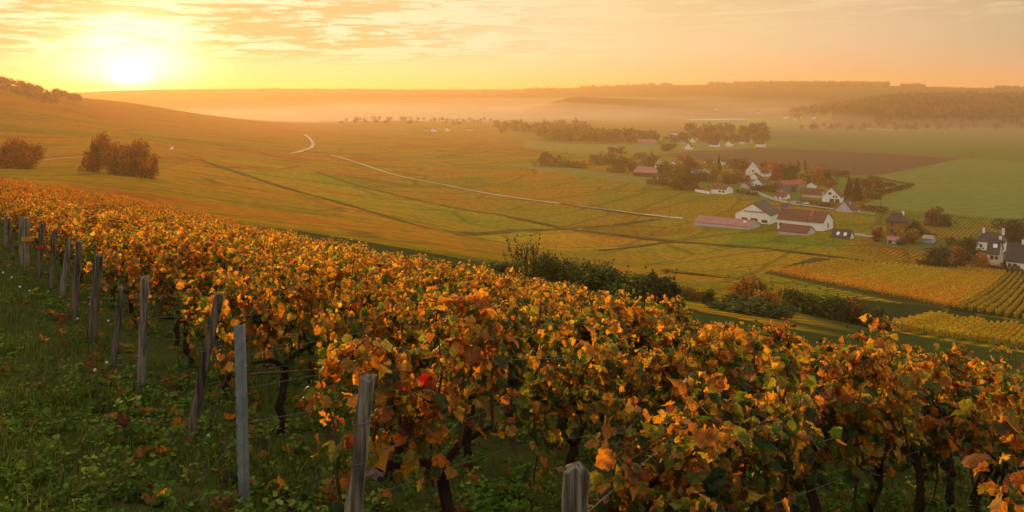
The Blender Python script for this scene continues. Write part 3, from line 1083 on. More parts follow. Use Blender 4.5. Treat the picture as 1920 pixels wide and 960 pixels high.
HN = {.50: 'low', .72: 'middle', .93: 'top'}
for k in range(-1, 6):
    _, pb, pt = POSTS[k]
    s = k * ROW_GAP
    for hh in (.50, .72, .93):
        a = pb.lerp(pt, min(hh / .93 * .82, .95))
        pts = [a]
        for t in np.arange(1.0, float(row_end(s)), 1.0):
            p = O0 + s * S1 + t * S2
            pts.append(Vector((p[0], p[1], float(H(p[0], p[1])) + hh + .012 * math.sin(t * 2.1 + k))))
        nm = ROWDESC.get(k, '')
        strand('trellis_wire', pts, .0022, f'{HN[hh]} trellis wire of the {nm}', 'wire', 'trellis wires')


def guy(px0, py0, d0, px1, py1, d1_, label):
    a = Vector(at_depth(px0, py0, d0))
    b_ = Vector(((px1 - CX) / F * d1_, d1_, 0))
    b_.z = float(H(b_.x, b_.y)) - .02
    mid = a.lerp(b_, .5) + Vector((0, 0, -.012))
    strand('guy_wire', [a, mid, b_], .0026, label, 'wire', 'guy wires anchoring the posts')


d2 = dplane(348, 826)
d3 = dplane(262, 735)
guy(404, 575, d2, 300, 765, dplane(300, 765), 'slack anchor wire from the slanting post down to the weeds')
guy(448, 815, d1, 350, 925, dplane(350, 925), 'bent anchor wire at the foot of the steel post')
guy(430, 690, d1 * 1.03, 345, 900, dplane(345, 900), 'anchor wire running past the small yellow tag')
guy(226, 610, dplane(209, 686), 178, 655, dplane(178, 655), 'anchor wire from the thin dark post')
guy(268, 655, d3, 215, 712, dplane(215, 712), 'anchor wire from the pale upright post')


def card(name, c4, d, mat, label, cat, thick=.002, bend=.01, extra=None):
    """a hanging card from its four photo corners, at distance d"""
    P4 = [Vector(at_depth(x_, y_, d)) for x_, y_ in c4]
    e = empty(name, P4[0])
    nu, nv = 6, 6
    mb = MB()
    for side in (0, 1):
        vs = []
        for a in range(nv + 1):
            for b_ in range(nu + 1):
                u_, v_ = b_ / nu, a / nv
                p = P4[0].lerp(P4[1], u_).lerp(P4[3].lerp(P4[2], u_), v_) - P4[0]
                p.y += bend * math.sin(math.pi * u_) + bend * .6 * math.sin(2.5 * v_) + thick * side
                vs.append(p)
        fs = []
        w_ = nu + 1
        for a in range(nv):
            for b_ in range(nu):
                q = (a * w_ + b_, a * w_ + b_ + 1, (a + 1) * w_ + b_ + 1, (a + 1) * w_ + b_)
                fs.append(q if side else q[::-1])
        mb.add(vs, fs)
    mb.build('sheet', mat, e)
    put(e, label, cat)
    return e, P4


# big orange card behind the leaning post: curled, torn foot, scribbled mark
dc = 3.56
e, P4 = card('orange_card', [(690, 828), (731, 838), (722, 886), (686, 872)], dc, M_card, 'large curled orange card hanging behind the leaning weathered post', 'card', bend=.012)
ink = MB()
for poly in ([(699, 833), (703, 831), (705, 834), (702, 837), (705, 839), (703, 842), (699, 841)], [(713, 832), (714, 839)], [(727, 838), (724, 842)]):
    pts = [Vector(at_depth(x_, y_, dc)) - P4[0] + Vector((0, -.004, 0)) for x_, y_ in poly]
    ink.tube(pts, .0018, 5)
ink.build('scribbled_mark', M_ink, e)
tp = MB()
cs = [Vector(at_depth(x_, y_, dc)) - P4[0] for x_, y_ in [(688, 869), (700, 876), (712, 884), (721, 888), (716, 902), (704, 898), (694, 893), (685, 894)]]
vs = [c_ + Vector((0, .006 * math.sin(i_ * 2.2), 0)) for i_, c_ in enumerate(cs)]
vs2 = [v + Vector((0, .003, 0)) for v in vs]
nn = len(vs)
tp.add(vs + vs2, [tuple(range(nn)), tuple(reversed(range(nn, 2 * nn)))] + [(k, nn + k, nn + (k + 1) % nn, (k + 1) % nn) for k in range(nn)])
tp.build('torn_foot', M_pulp, e)
bl = MB()
c_ = sum((c2 for c2 in cs[3:6]), Vector()) / 3
bl.tube([c_ + Vector((-.012, -.008, .004)), c_ + Vector((0, -.010, 0)), c_ + Vector((.012, -.008, -.006))], [.006, .012, .007], 7)
bl.build('dark_blotch', M_ink, e)
card('yellow_tag', [(427, 677), (439, 681), (432, 699), (419, 693)], d1 * 1.0, M_card, 'small tilted yellow tag hanging beside the steel post', 'tag', bend=.004)


def band(name, px, py, wpx, hpx, d, mat, label):
    w_, h_ = wpx / F * d, hpx / F * d
    c_ = Vector(at_depth(px, py, d))
    e = empty(name, c_)
    mb = MB()
    pts = []
    for k in range(13):
        an = 2 * math.pi * k / 12
        pts.append((math.cos(an) * w_ / 2, math.sin(an) * w_ / 2))
    vs = [(x_, y_, -h_ / 2) for x_, y_ in pts] + [(x_, y_, h_ / 2) for x_, y_ in pts]
    fs = [(k, k + 1, 14 + k, 13 + k) for k in range(12)]
    mb.add(vs, fs)
    mb.build('strip', mat, e)
    mb = MB().tube([(w_ / 2, 0, 0), (w_ * .8, -.01, h_ * .4), (w_ * 1.0, -.01, h_ * .1)], [h_ * .25, h_ * .3, h_ * .2], 5)
    mb.build('knot', mat, e)
    put(e, label, 'tag')


band('plastic_tag', 52, 447, 21, 8, dplane(48, 507), M_card, 'yellow plastic tag tied round the double grey post')
band('plastic_tag', 76, 462, 16, 5, dplane(72, 520), M_redcard, 'red plastic tag tied round the straight brown post')

# old cane lying on the low wire beside the steel post
mb = MB()
mb.tube([at_depth(470, 702, d1), at_depth(520, 698, d1 * 1.03), at_depth(605, 693, d1 * 1.08)], [.007, .006, .004], 6)
put(mb.build('pruned_cane', M_cane), 'bare pruned cane lying level along the wire by the steel post', 'cane')

# ------------------------------------------------------------------ grass, weeds and fallen leaves under and beside the rows
def scatter(n, dmin, dmax, x0=-.72, x1=.72, p=1.0):
    u = rng.random(n)
    d = dmin * (dmax / dmin) ** (u ** p)
    X = rng.uniform(x0, x1, n)
    return X * d, d


def clumpy(x, y, sc, seed):
    return (np.sin(x * sc + 1.7 * np.sin(y * sc * .8 + seed)) * np.sin(y * sc * 1.1 + 1.3 * np.sin(x * sc * .7 + seed * 2)) + 1) / 2


def keep_ground(x, y):
    s, t = st(x, y)
    return (t < row_end(s) + 2) & (s > -6)


# grass blades
x, y = scatter(135000, 1.2, 26, -1.35, .85)
tuft = clumpy(x, y, 1.9, 1.0)
s_, t_ = st(x, y)
ok = keep_ground(x, y) & (rng.random(len(x)) < .25 + .75 * tuft) & ((t_ < 1) | (rng.random(len(x)) < .55))
x, y, tuft, t_ = x[ok], y[ok], tuft[ok], t_[ok]
n = len(x)
z = H(x, y)
hgt = rng.uniform(.03, .075, n) * (1 + 1.6 * tuft ** 2) * np.where(t_ < 0, 1.15, .8)
an = rng.uniform(0, 6.283, n)
lean = rng.uniform(.1, .9, n) * hgt
wdt = rng.uniform(.0016, .0035, n) * (1 + y * .06)
dx, dy = np.cos(an), np.sin(an)
B = np.stack([x, y, z], -1)
up = np.array([0, 0, 1.0])
dv = np.stack([dx, dy, np.zeros(n)], -1)
sv = np.stack([-dy, dx, np.zeros(n)], -1)
v0 = B - sv * wdt[:, None]
v1 = B + sv * wdt[:, None]
mid = B + dv * (lean * .3)[:, None] + up * (hgt * .62)[:, None]
v2 = mid + sv * (wdt * .8)[:, None]
v3 = mid - sv * (wdt * .8)[:, None]
v4 = B + dv * lean[:, None] + up * hgt[:, None]
V = np.stack([v0, v1, v2, v3, v4], 1).reshape(-1, 3)
k5 = (np.arange(n) * 5)[:, None, None]
Fc = (np.array([[0, 1, 2], [0, 2, 3], [3, 2, 4]])[None] + k5).reshape(-1, 3)
gp = np.array([(.075, .135, .016), (.095, .150, .020), (.135, .150, .026), (.045, .080, .013), (.15, .12, .04)])
cc = gp[rng.choice(5, n, p=[.36, .26, .14, .18, .06])] * rng.lognormal(0, .2, (n, 1))
C = np.repeat(cc[:, None], 5, 1)
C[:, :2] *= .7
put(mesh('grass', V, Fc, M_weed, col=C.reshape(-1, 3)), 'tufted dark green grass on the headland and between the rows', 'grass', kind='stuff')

# weeds: little whorls of broad leaves, ground ivy, nettles and clover
x, y = scatter(14500, 1.2, 24, -1.35, .85)
s_, t_ = st(x, y)
dn = clumpy(x, y, 1.3, 4.0)
soilm = clumpy(x, y, .9, 9.0)
ok = keep_ground(x, y) & (rng.random(len(x)) < .2 + .8 * dn) & (soilm > .12)
x, y = x[ok], y[ok]
n = len(x)
z = H(x, y)
per = 16
hh = rng.uniform(.03, .13, n) * (.5 + 1.1 * clumpy(x, y, 1.6, 2.0))
sz = rng.uniform(.013, .034, n) * (1 + y * .02)
X0 = np.repeat(np.stack([x, y, z], -1), per, 0)
a_ = rng.uniform(0, 6.283, n * per)
rad = rng.random(n * per) ** .6 * np.repeat(rng.uniform(.03, .10, n), per)
lev = rng.random(n * per)
pos_ = X0 + np.stack([np.cos(a_) * rad, np.sin(a_) * rad, lev * np.repeat(hh, per) + .008], -1)
tip_ = np.stack([np.cos(a_), np.sin(a_), rng.normal(-.05, .35, n * per)], -1)
nr_ = np.stack([rng.normal(0, .4, n * per), rng.normal(0, .4, n * per), np.ones(n * per)], -1)
wp_ = np.array([(.080, .150, .020), (.115, .185, .028), (.155, .200, .040), (.046, .080, .016), (.13, .11, .03), (.20, .09, .02)])
wc = np.repeat(wp_[rng.choice(6, n, p=[.36, .27, .14, .18, .03, .02])] * rng.lognormal(0, .2, (n, 1)), per, 0) * rng.lognormal(0, .15, (n * per, 1))
V, Fc, C = make_leaves(rng, pos_, tip_, nr_, np.repeat(sz, per) * rng.uniform(.7, 1.3, n * per), wc, wc * .85, 1, .5, .5)
put(mesh('weeds', V, Fc, M_weed, col=C), 'low leafy weeds covering the headland and the vine rows', 'weeds', kind='stuff')

# fallen vine leaves
x, y = scatter(2600, 1.5, 16)
s_, t_ = st(x, y)
ok = keep_ground(x, y) & (t_ > -.5)
x, y = x[ok], y[ok]
n = len(x)
pos_ = np.stack([x, y, H(x, y) + rng.uniform(.005, .05, n)], -1)
a_ = rng.uniform(0, 6.283, n)
tip_ = np.stack([np.cos(a_), np.sin(a_), rng.normal(0, .3, n)], -1)
nr_ = np.stack([rng.normal(0, .35, n), rng.normal(0, .35, n), np.ones(n)], -1)
cin, cout = pick_cols(rng, 'rusty orange', np.full(n, .7))
V, Fc, C = make_leaves(rng, pos_, tip_, nr_, rng.uniform(.05, .10, n), cin * .7, cout * .6, 0, .8, .8)
put(mesh('fallen_leaves', V, Fc, M_leaf, col=C), 'brown and yellow fallen vine leaves lying in the weeds', 'fallen leaves', kind='stuff')

# dandelion clocks
M_fluff = simple('seed_fluff', (.80, .79, .74), 1, .15, 200, .05)
FLW = [(390, 828, 'white dandelion clock by the foot of the slanting post'), (200, 684, 'white dandelion clock below the thin dark post'),
       (178, 699, 'white dandelion clock lower in the weeds, downhill of the thin post'), (145, 599, 'small white flower close to the dark half-pale post'),
       (203, 603, 'small white flower behind the broad cracked post'), (37, 539, 'white flower in the grass below the double post'), (22, 521, 'white flower near the small leaning post'),
       (6, 512, 'tiny white flower at the grass edge under the end post'), (55, 546, 'tiny white flower downhill of the red-tagged post')]
for px, py, lb in FLW:
    d = dplane(px, py + 8)
    p = np.array([(px - CX) / F * d, d])
    z = float(H(*p))
    e = empty('dandelion', (p[0], p[1], z))
    hgt_ = max(-(py - HY) / F * d - z, .05)
    MB().tube([(0, 0, 0), (.004, 0, hgt_ * .6), (0, 0, hgt_)], .0018, 5).build('stem', M_cane, e)
    vs, fs = [], []
    r0 = .013 if d < 12 else .016
    head = MB()
    for k in range(46):
        zc = 1 - 2 * (k + .5) / 46
        an_ = k * 2.39996
        rr_ = math.sqrt(1 - zc * zc)
        q = Vector((rr_ * math.cos(an_), rr_ * math.sin(an_), zc))
        u_ = q.orthogonal().normalized() * r0 * .22
        w_ = q.cross(u_)
        o_ = Vector((0, 0, hgt_ + .008)) + q * r0
        head.add([o_ + u_, o_ + w_, o_ - u_, o_ - w_, Vector((0, 0, hgt_ + .008)) + q * r0 * .3], [(0, 1, 2, 3), (0, 4, 1), (1, 4, 2), (2, 4, 3), (3, 4, 0)])
    head.build('seed_head', M_fluff, e)
    put(e, lb, 'flower', 'white dandelion clocks in the weeds')

# ------------------------------------------------------------------ shrubs and trees
TREECOL = {
    'green': [(0.072, 0.091, 0.018), (0.098, 0.109, 0.023), (0.052, 0.070, 0.016)],
    'dark': [(0.044, 0.055, 0.017), (0.060, 0.068, 0.021), (0.034, 0.044, 0.014)],
    'olive': [(0.111, 0.104, 0.026), (0.137, 0.111, 0.026), (0.085, 0.085, 0.023)],
    'gold': [(0.312, 0.169, 0.026), (0.260, 0.156, 0.029), (0.182, 0.130, 0.029)],
    'orange': [(0.360, 0.156, 0.023), (0.360, 0.130, 0.023), (0.260, 0.117, 0.026)],
    'scarlet': [(0.360, 0.085, 0.023), (0.360, 0.072, 0.023), (0.260, 0.065, 0.026)],
    'brown': [(0.143, 0.075, 0.033), (0.111, 0.062, 0.029), (0.169, 0.091, 0.033)],
    'ember': [(.30, .075, .014), (.24, .062, .014), (.20, .065, .016)],
    'russet': [(0.221, 0.078, 0.029), (0.169, 0.065, 0.026), (0.117, 0.058, 0.026)],
}


def crown_mesh(seed, style, pal, n, leaf):
    """unit crown: height 1 from z=0, radius about .5"""
    r_ = np.random.default_rng(seed)
    if style == 'cone':
        h = r_.random(n) ** .8
        tier = (1 - h) * .5 * (.72 + .28 * np.abs(np.sin(h * 22)))
        a = r_.uniform(0, 6.283, n)
        q = r_.random(n) ** .35 * tier
        p = np.stack([np.cos(a) * q, np.sin(a) * q, h], -1)
        o_ = np.stack([np.cos(a), np.sin(a), np.full(n, .1)], -1)
        lob = np.zeros(n, int)
    else:
        if style == 'column':
            L = [(r_.normal(0, .10), r_.normal(0, .10), .14 + .80 * k / 9, r_.uniform(.13, .21)) for k in range(10)]
        elif style in ('bush', 'wisp'):
            L = [(r_.uniform(-.36, .36), r_.uniform(-.36, .36), r_.uniform(.1, .62), r_.uniform(.16, .30)) for k in range(11)]
        else:
            L = [(r_.normal(0, .19), r_.normal(0, .19), r_.uniform(.12, .84), r_.uniform(.15, .25)) for k in range(16)]
            L += [(0, 0, .5, .30), (.02, .03, .74, .22)]
        L = np.array(L)
        lob = r_.integers(0, len(L), n)
        a = r_.uniform(0, 6.283, n)
        cz_ = r_.uniform(-1, 1, n)
        sr = np.sqrt(1 - cz_ ** 2)
        o_ = np.stack([np.cos(a) * sr, np.sin(a) * sr, cz_], -1)
        q = r_.random(n) ** .3 * (1 + r_.normal(0, .12, n))
        p = L[lob, :3] + o_ * (L[lob, 3] * q)[:, None]
    if style in ('wisp', 'bush'):
        ns = 16
        sb = np.stack([r_.uniform(-.38, .38, ns), r_.uniform(-.38, .38, ns), np.zeros(ns)], -1)
        stp = sb * 1.25 + np.stack([r_.normal(0, .08, ns), r_.normal(0, .08, ns), r_.uniform(.45, 1.0, ns)], -1)
        take = r_.random(n) < (.82 if style == 'wisp' else .13)
        si = r_.integers(0, ns, n)
        u_ = r_.random(n)[:, None] ** .8
        q2 = sb[si] * (1 - u_) + stp[si] * u_ + r_.normal(0, .022, (n, 3))
        p = np.where(take[:, None], q2, p)
    pal = np.array(pal)
    lc = pal[r_.integers(0, len(pal), 40)] * r_.lognormal(0, .25, (40, 1))
    cc_ = lc[lob] * r_.lognormal(0, .28, (n, 1))
    tip = nrmz(o_ * .6 + r_.normal(0, .6, (n, 3)))
    nr = nrmz(o_ + r_.normal(0, .55, (n, 3)))
    return make_leaves(r_, p - tip * leaf * .5, tip, nr, r_.uniform(.6, 1.3, n) * leaf, cc_, cc_, 2, .3, .3)


CROWNS = {}


def crown_data(style, tone, n, leaf, var):
    key = (style, tone, n, leaf, var)
    if key not in CROWNS:
        V, Fc, C = crown_mesh(hash((style, tone, var)) % 9999 if False else sum(map(ord, style + tone)) + 37 * var, style, TREECOL[tone], n, leaf)
        tmp = mesh('crown', V, Fc, M_tree, col=C)
        CROWNS[key] = tmp.data
        bpy.data.objects.remove(tmp)
    return CROWNS[key]


def tree(name, base, h, wd, style, tone, label, group=None, n=1200, leaf=.07, var=0, trunk=.18, cat='tree', xs=1.0):
    e = empty(name, base, random.uniform(-.5, .5))
    o = bpy.data.objects.new('crown', crown_data(style, tone, n, leaf, var))
    COL.objects.link(o)
    o.parent = e
    lift = h * trunk
    o.location = (0, 0, lift * (.55 if style != 'bush' else .0) - (.02 * h if style == 'bush' else 0))
    if style == 'round' and trunk < .1:
        o.location = (0, 0, -.13 * h)
    o.scale = (wd * xs, wd, h - o.location[2])
    tb = MB()
    r0 = max(.02 * h, .05)
    tb.tube([(0, 0, -.3), (.01 * h, 0, h * .2), (-.01 * h, .01 * h, h * .45), (0, 0, h * .8)], [r0 * 1.3, r0, r0 * .7, r0 * .2], 7)
    for k in range(4):
        an = k * 1.7 + var
        tb.tube([(0, 0, h * (.25 + .1 * k)), (math.cos(an) * wd * .2, math.sin(an) * wd * .2, h * (.42 + .1 * k)), (math.cos(an) * wd * .33, math.sin(an) * wd * .33, h * (.55 + .09 * k))], [r0 * .5, r0 * .35, r0 * .1], 5)
    tb.build('trunk' if style != 'bush' else 'stems', M_trunk, e)
    put(e, label, cat, group)
    return e


# bushes just past the end of the rows
def bush(px, pytop, d, wpx, style, tone, label, var=0, n=2600, leaf=.065, name='bush', sink=.2):
    g_ = GD(px, d)
    h = -(pytop - HY) / F * d - g_[2]
    return tree(name, (g_[0], g_[1], g_[2] - sink), h + sink, wpx / F * d, style, tone, label, 'wild bushes past the ends of the rows', n, leaf, var, .1, 'bush' if name == 'bush' else 'tree')


BUSH = [
    (945, 485, 58, 80, 'bush', 'green', 'low dark green bush at the upper end of the thicket', 0),
    (988, 432, 60, 76, 'wisp', 'olive', 'tall wispy bush standing above the thicket', 1, 900, .045),
    (1022, 462, 58, 60, 'bush', 'green', 'green bush against the tall wispy one', 2),
    (1060, 476, 58, 76, 'bush', 'green', 'rounded green bush in the middle of the thicket', 3),
    (1110, 486, 56, 90, 'bush', 'green', 'broad green bush halfway down the thicket', 4),
    (1132, 478, 60, 60, 'bush', 'olive', 'narrow upright olive bush halfway down the thicket', 5),
    (1175, 492, 55, 100, 'bush', 'green', 'wide shaggy green bush with pale tips', 6),
    (1225, 500, 55, 80, 'bush', 'dark', 'dense dark bush towards the lower end of the thicket', 7),
    (1255, 520, 55, 60, 'bush', 'dark', 'last dark bush at the lower end of the thicket', 8),
    (1330, 536, 80, 34, 'bush', 'green', 'small lone green bush in the yellow field', 9),
    (1295, 530, 85, 50, 'bush', 'gold', 'small yellow bush beside the lone green one', 0),
    (1405, 506, 100, 66, 'bush', 'orange', 'orange-leaved bush rising above the green ones', 1),
    (1432, 520, 98, 46, 'bush', 'olive', 'olive bush just behind the orange one', 2),
    (1440, 534, 92, 44, 'bush', 'orange', 'rounded pinkish orange bush below the tall orange one', 3),
    (1385, 552, 70, 120, 'bush', 'green', 'long low dark green bush right behind the vine tops', 4),
    (1445, 566, 72, 90, 'bush', 'dark', 'dark low bush at the tail of the long green one', 5),
    (1505, 530, 104, 80, 'bush', 'green', 'large green bush before the orange plot', 6),
    (1550, 540, 104, 90, 'bush', 'green', 'large dark green bush in front of the first stakes', 7),
    (1585, 545, 106, 60, 'bush', 'russet', 'reddish brown bush between two dark green bushes', 8),
    (1625, 560, 106, 84, 'bush', 'dark', 'dark bush beside the striped vine rows', 9),
    (1475, 530, 108, 50, 'bush', 'gold', 'golden bush against the orange plot', 5),
]
for a in BUSH:
    bush(*a)
for kk, (px, d, w_, ln) in enumerate([(985, 60, .9, 1.6), (1000, 60.5, .8, 1.9)]):
    g_ = GD(px, d)
    bush(px, 446 - 4 * kk, d, 20, 'wisp', 'olive', ['thin twiggy sapling poking out of the thicket top', 'second thin sapling beside the twiggy one'][kk], 3 + kk, 160, .05, 'sapling')

# ------------------------------------------------------------------ the staked parcel below: real vine rows
RD = np.array([.66, 1.0]) / math.hypot(.66, 1.0)
RP = np.array([1.0, -.66]) / math.hypot(.66, 1.0)


def vine_row(p0, length, tone, label, group, wd=.42, ht=1.1, per=26, leaf=.26, seed=0, name='vine_row', near=None):
    r_ = np.random.default_rng(seed)
    n = int(length * per)
    u = r_.uniform(0, length, n)
    off = r_.normal(0, wd * .42, n)
    ph = r_.uniform(0, 6.28, 3)
    hv = ht * (1 + .10 * np.sin(u * .9 + ph[0]) + .07 * np.sin(u * 2.3 + ph[1]))
    v = r_.beta(2.2, 1.1, n)
    x_ = p0[0] + RD[0] * u + RP[0] * off
    y_ = p0[1] + RD[1] * u + RP[1] * off
    z_ = H(x_, y_) + .15 + v * (hv - .15)
    o_ = np.stack([RP[0] * np.sign(off), RP[1] * np.sign(off), np.full(n, .5)], -1)
    pal = np.array(TONES[tone])
    base_ = pal[r_.integers(0, len(pal), n)]
    if near:
        p2 = np.array(TONES[near])
        sw = r_.random(n) < np.clip(.85 - 2.0 * u / length + .3 * math.sin(seed), 0, .75)
        base_ = np.where(sw[:, None], p2[r_.integers(0, len(p2), n)], base_)
    cc_ = base_ * r_.lognormal(0, .25, (n, 1))
    tip = nrmz(o_ * .3 + r_.normal(0, .7, (n, 3)))
    nr = nrmz(o_ + r_.normal(0, .5, (n, 3)))
    V, Fc, C = make_leaves(r_, np.stack([x_, y_, z_], -1), tip, nr, r_.uniform(.6, 1.3, n) * leaf, cc_, cc_, 2)
    o = mesh(name, V, Fc, M_row, col=C)
    return put(o, label, 'vine row', group)


TONES = {
    'lime': [(0.365, 0.284, 0.027), (0.297, 0.257, 0.030), (0.432, 0.257, 0.027), (0.230, 0.216, 0.027)],
    'gold': [(.420, .270, .024), (.340, .260, .027), (.440, .230, .024), (.260, .220, .027)],
    'orange': [(0.540, 0.203, 0.024), (0.459, 0.176, 0.024), (0.405, 0.189, 0.027), (0.351, 0.216, 0.027)],
    'dim': [(0.270, 0.203, 0.030), (0.216, 0.189, 0.030), (0.297, 0.189, 0.027)],
}
# parcel with the stakes: rows start at the stakes and run away downhill
A0, A1 = GD(1655, 112)[:2], GD(1985, 108)[:2]
nrow = 24
for k in range(nrow):
    p = A0 + (A1 - A0) * (k / (nrow - 1))
    L_ = 46 + 4 * math.sin(k)
    q = p + RD * 1.0
    vine_row(q, L_, 'lime' if k % 3 else 'gold', 'clipped yellow-green vine row running downhill behind the short stakes', 'vine rows of the staked parcel', seed=900 + k, wd=.22, leaf=.16, per=80)
SP = [(1543, 594, 114), (1587, 603, 114), (1610, 606, 113), (1650, 605, 112), (1692, 612, 112), (1732, 618, 111), (1773, 620, 111), (1820, 628, 110), (1861, 632, 110), (1905, 640, 109)]
for k, (px, py, d) in enumerate(SP):
    g_ = GD(px, d)
    e = empty('vineyard_stake', tuple(g_))
    lean_ = random.uniform(-.08, .08)
    MB().tube([(0, 0, -.2), (lean_ * .5, 0, .7), (lean_, 0, 1.35)], [.085, .08, .07], 7).build('shaft', M_post if k != 5 else M_postdark, e)
    MB().tube([(lean_, 0, 1.35), (lean_, 0, 1.38)], [.07, .03], 7).build('cap', M_post, e)
    put(e, 'dark short stake among the pale ones at the staked parcel' if k == 5 else 'short pale stake at the head of the striped parcel', 'stake', 'stakes heading the striped parcel')

# the striped plots beyond: dark green rows, then orange and gold ones
B0, B1 = G(1700, 566), G(1925, 602)
C0 = G(1452, 514)
def plot_rows(n, pa, pb, qa, qb, wd, leaf, per, pick, seed):
    for k in range(n):
        f = k / (n - 1)
        px = pa[0] + f * (pb[0] - pa[0])
        p = G(px, pa[1] + f * (pb[1] - pa[1]), 100)[:2]
        q = G(qa[0] + f * (qb[0] - qa[0]), qa[1] + f * (qb[1] - qa[1]), 100)[:2]
        L_ = float(np.dot(q - p, RD))
        if L_ < 6:
            continue
        tone, near_, lb, gr = pick(px)
        vine_row(p, L_, tone, lb, gr, seed=seed + k, wd=wd, per=per, leaf=leaf, ht=1.25, near=near_)


def pick_gold(px):
    if px > 1640:
        return 'gold', 'orange', 'orange vine row in the sloping plot above the dark track', 'vine rows of the orange striped plot'
    return 'lime', 'orange', 'golden vine row at the upper corner of the striped plots', 'vine rows of the golden striped plot'


def pick_dark(px):
    return 'dim', None, 'green-gold vine row with dark gaps in the broad striped plot', 'vine rows of the dark striped plot'


plot_rows(38, (1448, 513), (1786, 580), (1532, 485), (1862, 508), .26, .27, 20, pick_gold, 1200)
plot_rows(15, (1800, 583), (2040, 622), (1885, 512), (2130, 530), .34, .26, 34, pick_dark, 1300)

# ------------------------------------------------------------------ village
M_white = simple('white_render', (.83, .82, .80), .9, .12, .5, .15)
M_cream = simple('cream_render', (.58, .50, .40), .9, .18, .5, .15)
M_grey = simple('grey_render', (.52, .50, .49), .9, .15, .5, .15)
M_stone = simple('rough_stone', (.36, .30, .25), .95, .35, 1.2, .1)
M_tile = simple('brown_tile_roof', (.150, .060, .044), .85, .35, .8, .15)
M_slate = simple('dark_slate_roof', (.052, .042, .045), .75, .35, .8, .25)
M_pinkroof = simple('pink_sheet_roof', (.34, .155, .150), .8, .22, .35, .15)
M_redroof = simple('red_sheet_roof', (.30, .075, .060), .8, .25, .4, .15)
M_ridge = simple('terracotta', (.42, .155, .080), .85, .3, .8, .15)
M_greenwall = simple('green_sheet_wall', (.10, .20, .155), .7, .25, .5, .2)
M_chalet = simple('chalet_timber', (.30, .135, .040), .85, .4, 1.0, .15)
M_blue = simple('pale_blue_sheet', (.40, .45, .52), .6, .25, .5, .3)
M_win = simple('window_glass', (.045, .045, .055), .15, .2, 2, .6)
M_frame = simple('window_frame', (.16, .10, .07), .7, .2, 3)
M_sky = simple('skylight_glass', (.62, .64, .68), .12, .1, 2, .8)
M_door = simple('garage_door', (.10, .065, .045), .7, .3, 2)


def wpt(px, py):
    return Vector(G(px, py, 90))


